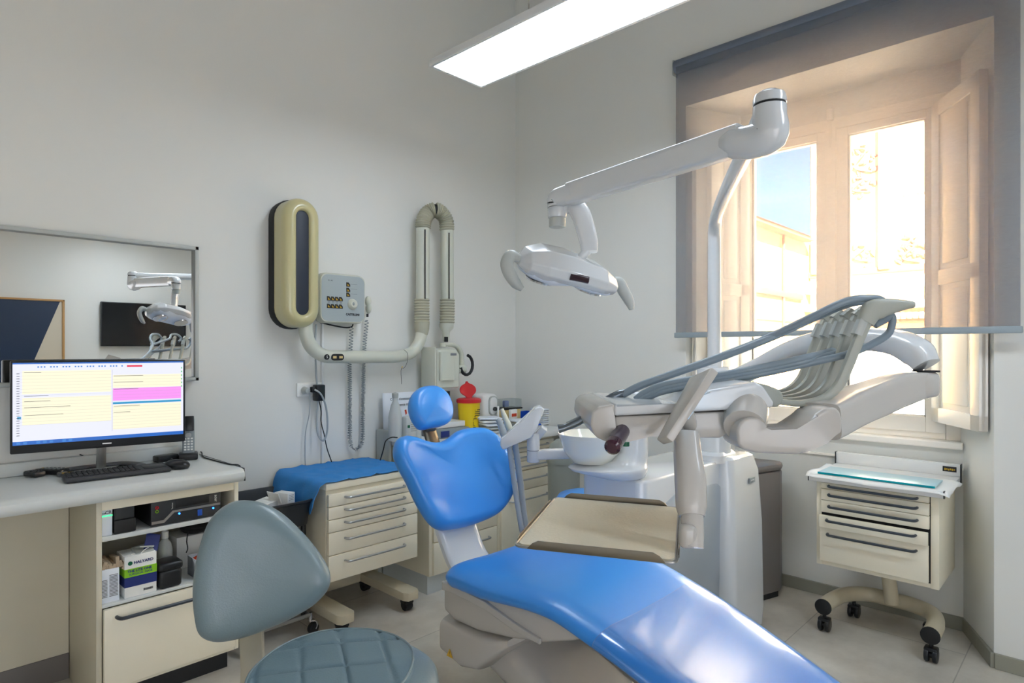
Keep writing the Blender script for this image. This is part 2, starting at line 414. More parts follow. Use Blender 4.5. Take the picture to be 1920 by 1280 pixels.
# ---- the room's far wall, seen in the mirror: television and framed board
t=thing('television','wide black television hanging on the wall reflected in the mirror','television',(2.25,YC+.05,1.32))
MB().bb((1.82,YC+.03,1.33),(2.69,YC+.07,1.82),.006).build('casing','black_plastic',t)
MB().bb((1.83,YC+.069,1.345),(2.68,YC+.073,1.812)).build('screen','tv_glass',t)
MB().bb((2.1,YC,1.45),(2.4,YC+.03,1.7),.004).build('wall_bracket','charcoal',t)
t=thing('framed_board','large dark blue board in a thin wooden frame, reflected at the left of the mirror','board',(1.0,YC+.02,.9))
b=MB()
for a_,c_ in (((.55,YC,.88),(1.5,YC+.035,.90)),((.55,YC,1.8),(1.5,YC+.035,1.82)),((.55,YC,.88),(.57,YC+.035,1.82)),((1.48,YC,.88),(1.5,YC+.035,1.82))): b.bb(a_,c_,.003)
b.build('frame','wood_frame',t)
M=Matrix(((1,0,0,0),(0,0,1,0),(0,1,0,0),(0,0,0,1)))
MB().prism([(.57,.90),(1.14,.90),(1.46,1.8),(.57,1.8)],YC+.01,YC+.022,M=M).build('dark_panel','picture_dark',t)
MB().prism([(1.14,.90),(1.48,.90),(1.48,1.8),(1.46,1.8)],YC+.01,YC+.02,M=M).build('cream_panel','picture_cream',t)
# ---- mirror
t=thing('wall_mirror','wide wall mirror in a pale grey frame above the computer desk','mirror',(.55,YA-.02,1.16))
x0,x1,z0,z1=-.25,1.06,1.157,1.762
b=MB(); f=.016
b.bb((x0,YA-.055,z1-f),(x1,YA,z1),.002); b.bb((x0,YA-.055,z0),(x1,YA,z0+f),.002); b.bb((x1-f,YA-.055,z0),(x1,YA,z1),.002); b.bb((x0,YA-.055,z0),(x0+f,YA,z1),.002)
b.build('frame','light_grey_plastic',t)
MB().bb((x0+f,YA-.03,z0+f),(x1-f,YA-.026,z1-f)).build('mirror_glass','mirror_glass',t)
# ---- ceiling lamps (suspended light panels)
def panel(x0,x1,y0,y1,z,label,grp=None):
    t=thing('ceiling_light',label,'ceiling light',((x0+x1)/2,(y0+y1)/2,z),group=grp)
    b=MB(); f=.014
    for a_,c_ in (((x0-f,y0-f,z-.002),(x0,y1+f,z+.03)),((x1,y0-f,z-.002),(x1+f,y1+f,z+.03)),((x0,y0-f,z-.002),(x1,y0,z+.03)),((x0,y1,z-.002),(x1,y1+f,z+.03))): b.bb(a_,c_,.002)
    b.bb((x0,y0,z+.012),(x1,y1,z+.02)); b.build('frame','satin_white',t)
    MB().bb((x0,y0,z+.022),(x1,y1,z+.028)).build('added_upper_glow','added_uplight',t)  # glowing top added so the panel also gives soft fill upward
    MB().bb((x0,y0,z),(x1,y1,z+.006)).build('diffuser','lamp_diffuser',t)
    for xx in (x0+.02,x1-.02):
        for yy in (y0+.35,y1-.55):
            b=MB(); b.cyl((xx,yy,z+.03),(xx,yy,ZC),.0012,n=6); b.cyl((xx,yy,z+.03),(xx,yy,z+.075),.004,.003,n=8); b.build('suspension_cable','brushed_steel',t)
    return t
panel(1.755,2.045,.75,2.16,2.55,'long slim white ceiling light panel hanging on thin cables over the dental chair')
panel(1.755,2.045,-1.55,-.1,2.55,'added second slim white ceiling light panel for fill light, in line behind the first, nearer the television wall')  # unseen panel, added to fill the room with more light
# ---- roller blind
t=thing('roller_blind','grey translucent roller blind lowered halfway over the window','roller blind',(3.12,1.0,2.86))
BX=3.16
b=MB(); b.cyl((BX,.225,2.875),(BX,1.755,2.875),.037,n=28,bev=.002); b.build('roller','blind_tube' if 'blind_tube' in MATS else mat('blind_tube',(112,120,134),.6,bump=.2),t)
b=MB()
for y in (.2,1.757): b.box((BX+.012,y+.008,2.875),(.05,.012,.085),.004); 
b.build('bracket','light_grey_plastic',t)
MB().bb((BX-.0345,.25,1.385),(BX-.0335,1.735,2.88)).build('fabric','blind_fabric',t)
b=MB(); b.bb((BX-.044,.243,1.362),(BX-.024,1.742,1.39),.004); b.build('bottom_bar','blind_bar' if 'blind_bar' in MATS else mat('blind_bar',(150,162,168),.4),t)
b=MB()
for y in (.238,.2):
    zz=2.85
    while zz>.72: b.ball((BX-.01,y,zz),(.0022,.0022,.0032),6); zz-=.0105
b.build('bead_chain','yellow_edge',t)
# ================= EXTERIOR
GZ=-6.
def ext_box(): return MB()
t=thing('church_facade','pale stone church facade with carved reliefs seen through the right pane','building',(24.5,4,GZ))
b=MB(); b.bb((24,-14,GZ),(26,7.9,16)); b.build('wall','stucco_white',t)
def fy(px,x=24.): return onx(px,600,x).y
def fz(py,px=1660,x=24.): return onx(px,py,x).z
for a_,c_ in ((1525,1541),(1650,1672)):
    MB().bb((23.75,fy(c_),fz(505)),(24.05,fy(a_),16),.03).build('pilaster','stucco_white',t)
b=MB(); 
for k in range(8): 
    y=fy(1697)+ (fy(1735)-fy(1697))*k/7; b.bb((23.93,y-.035,fz(372)),(24.02,y+.035,fz(150)),.02)
b.build('fluting','stucco_white',t)
b=MB(); z=fz(545); b.bb((23.5,-12,z),(24.1,7.9,z+.25),.03); b.bb((23.65,-12,z+.25),(24.1,7.9,z+.45),.03); b.bb((23.4,-12,fz(580)),(24.1,7.9,fz(580)+.25),.03); b.build('cornice','stucco_white',t)
b=MB(); b.bb((23.85,-12,fz(512)),(24.1,7.9,fz(500)),.02); b.bb((23.3,-12,fz(606)),(24.1,fy(1600)+.4,fz(598)),.03); b.build('band','stone_relief',t)
def relief(pxc,pyc,w,h,seed):
    rr=random.Random(seed); b=MB(); y0=fy(pxc); z0=fz(pyc,pxc)
    for k in range(26):
        a=rr.random()*6.28; q=rr.random()**.6
        b.ball((23.98,y0+math.cos(a)*q*w/2,z0+math.sin(a)*q*h/2),(.07,.04+.12*rr.random(),.03+.07*rr.random()),8,Matrix.Rotation(rr.random()*3,4,'X'))
    b.tube([(23.96,y0-w*.3,z0-h*.3),(23.92,y0+w*.25,z0-h*.1),(23.92,y0-w*.1,z0+h*.3),(23.96,y0+w*.3,z0+h*.4)],.035,6,sub=5)
    return b
for pxc,pyc,w,h,s in ((1618,305,1.0,1.3,1),(1614,350,.9,.8,2),(1618,478,1.0,.9,3),(1708,478,.9,.9,4),(1706,460,.4,.7,5)):
    relief(pxc,pyc,w,h,s).build('carved_relief','stone_relief',t)
b=MB()
for k in range(16):
    y=fy(1590)+(fy(1750)-fy(1590))*k/15; b.bb((23.15,y-.05,fz(600)),(23.5,y+.06,fz(589)),.01)
b.build('dentils','stucco_white',t)
YL=7.9
t=thing('yellow_building','yellow rendered building with a brown eave seen through the left pane','building',(20,YL+.5,GZ))
def lz(px,py): return ony(px,py,YL).z
def lx(px): return ony(px,600,YL).x
ze=lz(1500,452)
MB().bb((12,YL+.02,GZ),(24.6,YL+3,ze)).build('wall','stucco_yellow',t)
b=MB(); b.bb((12,YL-.35,ze),(23.4,YL+3,ze+.12),.02); b.prism([(YL-.4,ze+.12),(YL+3,ze+.12),(YL+3,ze+.5)],12,23.0,M=Matrix(((0,0,1,0),(1,0,0,0),(0,1,0,0),(0,0,0,1)))); b.build('roof','roof_brown',t)
b=MB(); b.cyl((lx(1466),YL-.06,GZ),(lx(1466),YL-.06,ze),.05,n=10); b.build('drainpipe','roof_brown',t)
b=MB(); b.bb((12,YL-.12,lz(1460,556)),(23.0,YL+.02,lz(1460,556)+.2),.02); b.build('string_course','roof_brown',t)
b=MB(); b.bb((12,YL-.02,lz(1460,556)-.8),(23.0,YL+.02,lz(1460,556)),.0); b.build('lower_band','stone_relief',t)
for a_,c_,p,q in ((1434,1446,482,545),(1482,1492,493,555)):
    xa,xc=lx(a_),lx(c_); zt,zb=lz((a_+c_)/2,p),lz((a_+c_)/2,q)
    f=MB().bb((xa-.12,YL-.06,zb-.1),(xc+.12,YL+.01,zt+.1),.01).build('window','stucco_white',t)
    MB().bb((xa+.05,YL-.075,zb),(xc-.05,YL-.05,zt)).build('shutter','stone_relief',f)
b=MB(); b.bb((3.9,-20,GZ-.1),(30,20,GZ)); o=b.build('street','street_grey'); tag(o,'pale paved street far below the window','street',kind='structure')
# ================= DESK
DZ=.815; YF=2.57
o=thing('desk_worktop','long pale grey worktop with rounded front edge carrying the monitor and keyboard','worktop',(.3,2.8,DZ-.05))
prof=[(YA-.002,DZ),(2.56,DZ),(2.542,DZ-.004),(2.532,DZ-.014),(2.53,DZ-.028),(2.534,DZ-.042),(2.545,DZ-.052),(YA-.002,DZ-.052)]
MX=Matrix(((0,0,1,0),(1,0,0,0),(0,1,0,0),(0,0,0,1)))
MB().prism(prof,-.9,1.078,M=MX).build('slab','pale_top',o)
MB().bb((-.9,YA-.03,DZ),(1.0,YA-.002,DZ+.052),.006).build('upstand','pale_top',o)
MB().prism([(YA-.003,DZ+.001),(2.545,DZ+.001),(2.535,DZ-.05),(YA-.003,DZ-.05)],1.078,1.083,M=MX).build('end_strip','black_plastic',o)
# cabinet
t=thing('desk_cabinet','beige desk cabinet with two open shelves above one deep drawer','cabinet',(.83,2.8,0))
xl,xr=.585,1.07
def dz(py,px=180): return ony(px,py,YF).z
zt=DZ-.053; zs1=dz(1011); zs2=dz(1139)
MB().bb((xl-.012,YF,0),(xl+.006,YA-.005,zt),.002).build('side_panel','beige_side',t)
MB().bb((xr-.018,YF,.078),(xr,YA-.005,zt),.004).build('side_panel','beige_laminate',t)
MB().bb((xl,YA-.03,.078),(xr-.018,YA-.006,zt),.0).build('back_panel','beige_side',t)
MB().bb((xl+.006,YF+.004,zt-.035),(xr-.018,YF+.03,zt),.001).build('top_rail','beige_laminate',t)
MB().bb((xl+.006,YF+.012,zs1-.018),(xr-.018,YA-.03,zs1),.002).build('shelf','pale_top',t)
MB().bb((xl+.006,YF+.004,zs2-.012),(xr-.018,YA-.03,zs2),.002).build('shelf','pale_top',t)
zd=dz(1146)
d=MB().bb((xl+.008,YF-.016,.095),(xr-.02,YF+.002,zd),.004).build('drawer','beige_laminate',t)
h=handle(.632,1.02,zd-.033,YF-.016,.03,.0065); h.build('handle','handle_dark',d)
MB().bb((xl+.006,YF+.03,.078),(xr-.018,YA-.03,zd-.01)).build('carcass','beige_side',t)
MB().bb((xl,YF+.002,.078),(xr-.018,YF+.02,.098),.001).build('bottom_rail','beige_laminate',t)
MB().bb((xl+.006,YF+.04,0),(xr-.03,YA-.05,.078)).build('plinth','black_plastic',t)
t=thing('modesty_panel','beige panel standing at the back of the knee space under the desk','panel',(0,2.985,0))
MB().bb((-.9,2.975,.10),(xl-.014,2.995,DZ-.054)).build('board','beige_side',t)
MB().bb((-.9,2.968,.0),(xl-.014,2.99,.10),.002).build('kick_board','bin_grey',t)
# --- contents of upper shelf
yf=YF+.02
def sx(px): return ony(px,1000,yf).x
t=thing('card_reader_box','white box with a green light line beside the black card reader','box',(.62,2.7,zs1))
MB().bb((.5925,yf,zs1),(sx(211),yf+.2,zs1+.105),.003).build('body','paper_blueish',t)
MB().bb((.593,yf-.0012,zs1+.070),(sx(211),yf,zs1+.0735)).build('light_line','green_led',t)
text('CR',.016,(sx(203),yf-.001,zs1+.083),(1,0,0),(0,0,1),'ink',t); text('CHARGER',.0055,(sx(190)+.002,yf-.001,zs1+.081),(1,0,0),(0,0,1),'ink',t)
t=thing('card_reader','small black desktop device with a hinged front on the upper shelf','device',(.71,2.7,zs1))
MB().bb((sx(214),yf,zs1),(sx(253),yf+.13,zs1+.118),.005).build('body','black_plastic',t)
MB().bb((sx(216),yf-.006,zs1+.052),(sx(251),yf+.002,zs1+.112),.003).build('front_cover','charcoal',t)
MB().bb((sx(213),yf-.008,zs1+.002),(sx(254),yf+.002,zs1+.05),.003).build('base_block','black_rubber',t)
t=thing('desktop_computer','black desktop computer lying flat with blue lights and a silver front stripe','computer',(.92,2.75,zs1))
cx0,cx1=sx(282),sx(413); ch=.098
MB().bb((cx0,yf+.005,zs1+.003),(cx1,YA-.06,zs1+ch),.003).build('case','black_plastic',t)
fp=MB().bb((cx0,yf-.006,zs1+.003),(cx1,yf+.006,zs1+ch),.003).build('front_panel','charcoal',t)
MY=Matrix(((1,0,0,0),(0,0,1,0),(0,1,0,0),(0,0,0,1)))
MB().prism([(cx0+.002,zs1+.012),(cx0+.045,zs1+.012),(cx0+.08,zs1+.044),(cx1-.004,zs1+.044),(cx1-.004,zs1+.052),(cx0+.074,zs1+.052),(cx0+.042,zs1+.022),(cx0+.002,zs1+.022)],yf-.009,yf-.005,M=MY).build('stripe','brushed_steel',fp)
MB().bb((cx0+.085,yf-.008,zs1+.06),(cx1-.045,yf-.005,zs1+.09),.001).build('disc_drive','black_plastic',fp)
text('acer',.016,(cx1-.02,yf-.0075,zs1+.072),(0,0,-1),(1,0,0),'paper',fp)
text('Veriton',.008,(cx0+.073,yf-.0075,zs1+.07),(0,0,1),(-1,0,0),'paper',fp)
b=MB()
for x,z in ((cx0+.098,.036),(cx1-.03,.034)): b.cyl((cx0*0+x,yf-.009,zs1+z),(x,yf-.005,zs1+z),.0035,n=10)
b.build('power_light','blue_led',fp)
MB().bb((cx0+.165,yf-.008,zs1+.014),(cx0+.182,yf-.005,zs1+.038),.001).build('sticker','royal_blue',fp)
for z,m in ((.072,'red_plastic'),(.058,'lime')):
    MB().tube([(cx0+.02+.005*math.cos(k*.785),yf-.008,zs1+z+.005*math.sin(k*.785)) for k in range(8)],.0015,6,closed=True).build('audio_jack',m,fp)
# --- lower shelf
t=thing('leaflet_carton','white printed carton with torn open top at the left of the lower shelf','box',(.62,2.7,zs2))
b=MB(); b.bb((.592,yf,zs2),(sx(224),yf+.11,zs2+.118),.002); b.build('carton','paper_blueish',t)
b=MB()
for k in range(16): b.bb((.618,yf-.0008,zs2+.02+.005*k),(sx(221),yf,zs2+.0225+.005*k))
for k in range(13): b.bb((.595,yf-.0008,zs2+.02+.005*k),(.612,yf,zs2+.0225+.005*k))
b.build('print','grey_ink',t)
b=MB()
for k in range(7): b.box((.602+.011*k,yf+.05,zs2+.125+.006*math.sin(k*2)),(.012,.09,.03+.01*math.cos(k*3)),.001,(R(10*math.sin(k)),R(18*math.cos(k*2)),0))
b.build('torn_paper','card_brown',t)
t=thing('surgical_mask_box','open white, green and navy surgical mask box on the lower shelf','box',(.73,2.7,zs2))
mx0,mx1,mh=sx(233),sx(293),.150; a=zs2
MB().bb((mx0,yf-.004,a),(mx1,yf+.10,a+mh),.002).build('box_body','paper',t)
MB().bb((mx0-.0005,yf-.0055,a+.038),(mx1+.0005,yf+.1,a+.074)).build('navy_band','navy',t)
MB().bb((mx0-.0005,yf-.0055,a+.074),(mx1+.0005,yf+.1,a+.104)).build('green_band','lime',t)
text('HALYARD',.0145,((mx0+mx1)/2+.009,yf-.0052,a+.124),(1,0,0),(0,0,1),'navy',t,bold=.0003); text('THE LITE ONE',.0125,((mx0+mx1)/2-.004,yf-.0065,a+.095),(1,0,0),(0,0,1),'navy',t,bold=.0004); text('SURGICAL MASK',.0105,((mx0+mx1)/2,yf-.0065,a+.083),(1,0,0),(0,0,1),'navy',t)
MB().cyl((mx0+.018,yf-.0055,a+.124),(mx0+.018,yf-.004,a+.124),.0075,n=20).build('emblem','green_plastic',t)
b=MB()
for k in range(10): b.bb((mx0+.062+.0032*k,yf-.0055,a+.014),(mx0+.062+.0032*k+.0018,yf-.004,a+.022))
b.build('printed_code','ink',t)
b=MB(); b.box((.765,yf+.03,a+mh+.028),(.05,.002,.06),0,(R(-25),R(20),0)); b.build('flap','navy',t)
b=MB(); b.box((.735,yf+.04,a+mh+.004),(.06,.07,.012),.004,(R(8),R(-8),0)); b.box((.74,yf+.035,a+mh+.014),(.05,.06,.006),.002,(R(-14),R(10),0)); b.build('mask','light_grey_plastic',t)
b=MB(); b.tube([(.70,yf+.01,a+mh+.002),(.685,yf-.01,a+mh+.006),(.705,yf-.008,a+mh-.004),(.73,yf,a+mh+.012),(.76,yf+.02,a+mh+.016)],.0013,6,sub=4); b.build('ear_loop','paper',t)
t=thing('black_case','glossy black lidded case in front of the spray bottle','case',(.86,2.68,zs2))
MB().bb((sx(297),yf-.012,a+.0),(sx(340),yf+.07,a+.07),.012,3).build('body','black_plastic',t)
MB().bb((sx(295),yf-.016,a+.066),(sx(342),yf+.074,a+.098),.012,3).build('lid','black_plastic',t)
t=thing('spray_bottle','clear spray bottle with a white pump behind the black case','bottle',(.875,2.72,a))
c0=(sx(312)+.035,yf+.13,a)
MB().lathe([(.0,0),(.026,0),(.027,.01),(.027,.11),(.022,.135),(.011,.15),(.011,.158)],c0,20).build('bottle_body','plastic_clear_milk',t)
MB().lathe([(.013,.155),(.013,.18),(.008,.185),(.008,.21),(.0,.213)],c0,16).build('pump','paper',t)
t=thing('white_shelf_box','long white box under a black pouch at the back of the lower shelf','box',(.98,2.8,a))
MB().bb((.90,yf+.18,a+.0),(1.045,yf+.3,a+.13),.003).build('body','paper',t)
t=thing('black_pouch','soft black drawstring pouch on top of the white box','pouch',(.985,2.8,a+.13))
b=MB(); b.ball((.985,yf+.22,a+.158),(.06,.06,.032),16); b.tube([(.935,yf+.155,a+.155),(.925,yf+.14,a+.12),(.928,yf+.138,a+.09),(.922,yf+.137,a+.075)],.0022,6,sub=3); b.build('pouch_body','black_rubber',t)
t=thing('open_white_box','low open white box with an orange packet at the front of the lower shelf','box',(.98,2.68,a))
b=MB(); 
for q0,q1 in (((.915,yf,a),(1.045,yf+.1,a+.004)),((.915,yf,a),(1.045,yf+.003,a+.075)),((.915,yf+.097,a),(1.045,yf+.1,a+.075)),((.915,yf,a),(.918,yf+.1,a+.075)),((1.042,yf,a),(1.045,yf+.1,a+.075))): b.bb(q0,q1)
b.build('tray','paper_blueish',t); MB().box((.96,yf+.05,a+.07),(.07,.05,.012),.003,(R(10),R(-12),.3)).build('packet','orange_red',t)
# ---- monitor
ML=Vector((.377,2.895,0)); MR=Vector((.94,2.79,0)); md=(MR-ML).normalized(); mn=Vector((md.y,-md.x,0)); mw=(MR-ML).length
t=thing('computer_monitor','wide black monitor on a silver foot showing an appointment calendar','monitor',(.66,2.84,DZ))
z0_=onx(20,852,.377).z; z1_=onx(18,676,.377).z
z0_=1.3-198*2.28/1170; z1_=1.3-22*2.28/1170
O=Vector((ML.x,ML.y,z0_)); MH=z1_-z0_
def mm(w=0.): return frame(O+mn*w,md,(0,0,1))
b=MB(); b.box((mw/2,MH/2,-.014),(mw,MH,.028),.005); b.box((mw/2,MH/2,-.04),(mw*.6,MH*.6,.03),.012); b.bm.transform(mm()); b.build('casing','black_plastic',t)
# screen content as thin lit layers
sx0,sx1,sy0,sy1=.008,mw-.008,.032,MH-.008
b=MB(); b.box(((sx0+sx1)/2,(sy0+sy1)/2,.0005),(sx1-sx0,sy1-sy0,.001)); b.bm.transform(mm()); S=b.build('screen','scr_base',t)
SW=sx1-sx0; SH=sy1-sy0
def srect(L,m,name,k=1):
    b=MB()
    for (u0,v0,u1,v1) in L:
        b.box((sx0+SW*(u0+u1)/2,sy1-SH*(v0+v1)/2,.001+.0003*k),(SW*abs(u1-u0),SH*abs(v1-v0),.0004))
    b.bm.transform(mm()); return b.build(name,m,S)
srect([(.05,.10,.545,.385),(.05,.43,.545,.76),(.555,.17,.985,.34),(.555,.56,.985,.88)],'scr_cream','calendar_block',1)
srect([(.555,.345,.985,.505)],'scr_pink','calendar_block',1); srect([(.555,.525,.985,.55)],'scr_blue','calendar_block',1); srect([(.024,.655,.044,.685)],'scr_blue','time_mark',1)
srect([(0,.0,1,.018)],'scr_bar','title_bar',1); srect([(0,.955,1,1)],'scr_bar','task_bar',1); srect([(.64,.045,.735,.068)],'scr_red','alert_bar',1)
L=[(.55,.1,.5515,.9)]
for k in range(17): L.append((.03,.12+.04*k,.545,.1212+.04*k))
for k in range(18): L.append((.555,.19+.04*k,.985,.1912+.04*k))
srect(L,'scr_line','ruled_lines',2)
L=[(.06,.405,.06+.13,.410),(.06,.47,.2,.475),(.06,.545,.31,.55),(.06,.64,.27,.645),(.06,.115,.15,.12),(.56,.18,.74,.185),(.56,.262,.74,.267),(.56,.353,.71,.358),(.56,.575,.72,.58),(.56,.655,.66,.66)]
for k in range(26): L.append((.02,.13+.03*k,.036,.137+.03*k))
srect(L,'grey_ink','entries',3)
L=[(.13+.017*k,.045,.13+.017*k+.009,.062) for k in range(29)]+[(.02+.035*k,.962,.02+.035*k+.02,.992) for k in range(9)]
srect([q for i,q in enumerate(L) if i%4!=3],'scr_icon','icons',3); srect([(.985,.08+.05*k,.992,.1+.05*k) for k in range(6)],'scr_green','icons',3)
b=MB(); b.box((mw*.52,.016,.0008),(.03,.004,.001)); b.bm.transform(mm()); b.build('brand_mark','brushed_steel',t)
sc=(ML+MR)/2-mn*.05
b=MB(); b.tube([(sc.x,sc.y,z0_+.12),(sc.x-.002,sc.y+.015,DZ+.07),(sc.x,sc.y+.03,DZ+.012)],[(.016,.009),(.016,.009),(.018,.012)],14,up=(0,1,0)); b.build('stand_post','brushed_steel',t)
b=MB(); pts=[(-.135,.0),(-.115,-.015),(.115,-.015),(.135,.0),(.10,.105),(.07,.12),(-.07,.12),(-.10,.105)]
b.tube([(sc.x+p[0],sc.y-.015+p[1],DZ+.007) for p in pts],[(.016,.007,3)]*8,10,sub=4,closed=True,up=(0,0,1)); b.build('stand_foot','dark_steel' if 0 else 'foot_grey' if 'foot_grey' in MATS else mat('foot_grey',(120,122,126),.4,metal=.6),t)
# ---- keyboard
k0=onz(122,908,DZ); k1=onz(322,884,DZ); kd=(k1-k0); kl=kd.length; kd.normalize(); kp=Vector((-kd.y,kd.x,0))
t=thing('keyboard','slim black wireless keyboard with a touchpad at its right end','keyboard',tuple((k0+k1)/2+kp*.062),math.atan2(kd.y,kd.x))
TK=Euler((R(3),0,0)).to_matrix().to_4x4()
kb=MB(); kb.box((0,.0,.012),(kl,.13,.014),.006); kb.bm.transform(TK); kb.build('body','charcoal',t,local=True)
b=MB()
for r_ in range(5):
    for c_ in range(14):
        b.box((-kl/2+.018+c_*.0168,.045-r_*.018,.0205),(.0135,.0145,.004),.001)
b.bm.transform(TK); b.build('keys','black_plastic',t,local=True)
b=MB().box((kl/2-.05,0.0,.0198),(.075,.07,.002),.0008); b.bm.transform(TK); b.build('touchpad','black_plastic',t,local=True)
b=MB().box((-kl/2+.02,.058,.0198),(.03,.007,.002)); b.bm.transform(TK); b.build('yellow_tab','label_yellow',t,local=True)
# ---- mouse
p=onz(332,878,DZ)
t=thing('computer_mouse','rounded black mouse right of the keyboard','mouse',tuple(p),.5)
b=MB(); b.ball((0,0,.014),(.036,.055,.024),24)
for v in b.bm.verts: v.co.z=max(v.co.z,.0015)
b.build('shell','black_plastic',t,local=True,sm=70); MB().cyl((-.003,.028,.034),(.003,.028,.034),.006,n=12).build('scroll_wheel','charcoal',t,local=True)
# ---- remotes
for i,(p,a_,L_,W_,lb) in enumerate(((onz(65,893,DZ),1.9,.075,.042,'short black remote control, nearer the left end of the desk'),(onz(97,888,DZ),2.2,.12,.045,'long black remote control with coloured buttons, next to the keyboard'))):
    t=thing('remote_control',lb,'remote control',tuple(p),a_,group='remote controls on the desk')
    MB().box((0,0,.011),(L_,W_,.02),.006).build('body','black_plastic',t,local=True)
    b=MB(); 
    for r_ in range(5 if i else 2):
        for c_ in range(3): b.box((-L_/2+.02+r_*.018,-.012+c_*.012,.022),(.008,.007,.003),.001)
    b.build('buttons','scr_icon' if False else ('mid_grey_plastic' if i else 'charcoal'),t,local=True)
    if i: MB().box((.035,.005,.022),(.006,.008,.004),.001).build('yellow_button','label_yellow',t,local=True)
# ---- cordless phone + cradle
p=onz(351,858,DZ)
t=thing('cordless_phone','silver and black cordless phone standing in its cradle beside the monitor','phone',(1.0,2.93,DZ),-.33)
MB().box((0,0,.015),(.075,.085,.03),.008).build('cradle','black_plastic',t,local=True)
RX=Matrix.Rotation(R(-14),4,'X')
b=MB(); b.box((0,.012,.10),(.048,.02,.165),.008,RX); b.build('handset','mid_grey_plastic',t,local=True)
b=MB(); b.box((0,.0165,.155),(.044,.012,.066),.003,RX); b.build('display_panel','black_plastic',t,local=True)
b=MB(); b.cyl((0,.008,.108),(0,-.002,.106),.012,n=20); b.build('dial_button','chrome',t,local=True)
b=MB()
for r_ in range(5):
    for c_ in range(3): b.box((-.013+c_*.013,-.0125+r_*.003,.044+r_*.0115),(.009,.004,.007),.001,RX)
b.build('keypad','paper',t,local=True)
p=Vector((.915,2.95,DZ))
t=thing('adapter_box','small black adapter box with tangled cables behind the mouse','adapter',tuple(p),.2)
MB().box((0,0,.014),(.09,.05,.028),.006).build('body','black_plastic',t,local=True)
MB().box((.11,.02,.03),(.03,.025,.03),.004).build('white_plug','paper',t,local=True)
t=thing('monitor_cable','thin black cable looping across the desk behind the keyboard','cable',(.75,2.93,DZ))
b=MB(); q=[onz(150,852,DZ+.06),onz(178,862,DZ+.02),onz(205,866,DZ+.004),onz(237,880,DZ+.004),onz(225,884,DZ+.004),onz(217,876,DZ+.004),onz(232,872,DZ+.004),onz(262,874,DZ+.004),onz(300,871,DZ+.004),onz(318,862,DZ+.004)]
b.tube(q,.0022,6,sub=5); b.build('lead','black_rubber',t)
b=MB(); q=[onz(292,850,DZ+.004),onz(291,835,DZ+.03),onz(303,829,DZ+.04),onz(318,838,DZ+.03),onz(325,842,DZ+.03),onz(330,834,DZ+.04),onz(341,838,DZ+.03),onz(345,852,DZ+.01),onz(338,858,DZ+.004)]
b.tube(q,.002,6,sub=5); b.build('loop','black_rubber',t)
t=thing('edge_cable','black cable running along the right end of the desk','cable',(1.05,2.95,DZ))
b=MB(); b.tube([onz(368,842,DZ+.012),onz(378,848,DZ+.01),(1.06,2.93,DZ+.004),(1.06,2.8,DZ+.003),(1.07,2.65,DZ+.003),(1.087,2.60,DZ+.001),(1.088,2.60,DZ-.04)],.0028,6,sub=4); b.build('lead','black_rubber',t)
# ================= WALL MOUNTED X-RAY
YP=2.93
def w_(px,py,y=YP): return ony(px,py,y)
t=thing('xray_unit','wall mounted x-ray machine with a cream capsule cover and a long folding tube arm','x-ray machine',(1.57,YA,1.4))
def capsule(px0,px1,py0,py1,y): 
    a=w_(px0,(py0+py1)/2,y).x; c=w_(px1,(py0+py1)/2,y).x
    z1=w_((px0+px1)/2,py0,y).z; z0=w_((px0+px1)/2,py1,y).z
    return a,c,z0,z1
def stadium(a,c,z0,z1,ins=0.,n=14):
    r=(c-a)/2-ins; x=(a+c)/2; P=[]
    for k in range(n+1): an=math.pi*k/n; P.append((x+r*math.cos(an),z1-(c-a)/2+r*math.sin(an)))
    for k in range(n+1): an=math.pi+math.pi*k/n; P.append((x+r*math.cos(an),z0+(c-a)/2+r*math.sin(an)))
    return P
A=capsule(531,600,371,614,2.88)
def ringst(ins,y): return [Vector((p[0],y,p[1])) for p in stadium(*A,ins)]
MB().rings([ringst(-.004,YA-.001),ringst(-.006,2.985),ringst(-.002,2.975)],(1,1)).build('back_plate','black_rubber',t)
hw=(A[1]-A[0])/2
b=MB(); rs=[ringst(.0,2.985)]
for k in range(9):
    an=math.pi/2*k/8; rs.append(ringst(.045*(1-math.cos(an)),2.905-.045*math.sin(an)+.0))
rs.append(ringst(.052,2.862)); rs.append(ringst(.060,2.868)); rs.append(ringst(.064,2.885))
b.rings(rs,(1,1)); b.build('cover','xray_beige',t,sm=50)
MB().rings([ringst(.0625,2.90),ringst(.0625,2.878),ringst(.068,2.876)],(1,1)).build('dark_insert','dark_blue_grey',t)
# lower arm tube
pts=[w_(574,600),w_(574,625),w_(584,650),w_(606,666),w_(640,668.5),w_(700,669),w_(752,667),w_(775,658),w_(788,636),w_(791,612)]
MB().tube(pts,.0345,20,sub=6).build('lower_arm','xray_white',t)
b=MB()
def bell(b,p0,p1,r,n,pts=None):
    P=[];Q=[]
    for k in range(n*2+1):
        f=k/(n*2); 
        P.append(pts(f) if pts else Vector(p0).lerp(Vector(p1),f)); Q.append(r*(1.0 if k%2 else .86))
    b.tube(P,Q,18); return b
MB().tube([w_(791,628),w_(791,616),w_(791,604)],[.034,.043,.045],18).build('collar','bellows',t)
bell(MB(),w_(791,606),w_(791,560),.047,9).build('bellows','bellows',t,sm=20)
a0,a1=w_(792.5,560),w_(793,428); MB().cyl(a0,a1,.040,n=24).build('upper_tube','xray_white',t)
c0,c1=w_(839,560,2.89),w_(838,432,2.89); MB().cyl(c0,c1,.040,n=24).build('upper_tube','xray_white',t)
def slit(px,p0,p1,y): MB().tube([w_(px,p0,y-.006),w_(px,p1,y-.006)],.0036,6).build('slit','black_rubber',t)
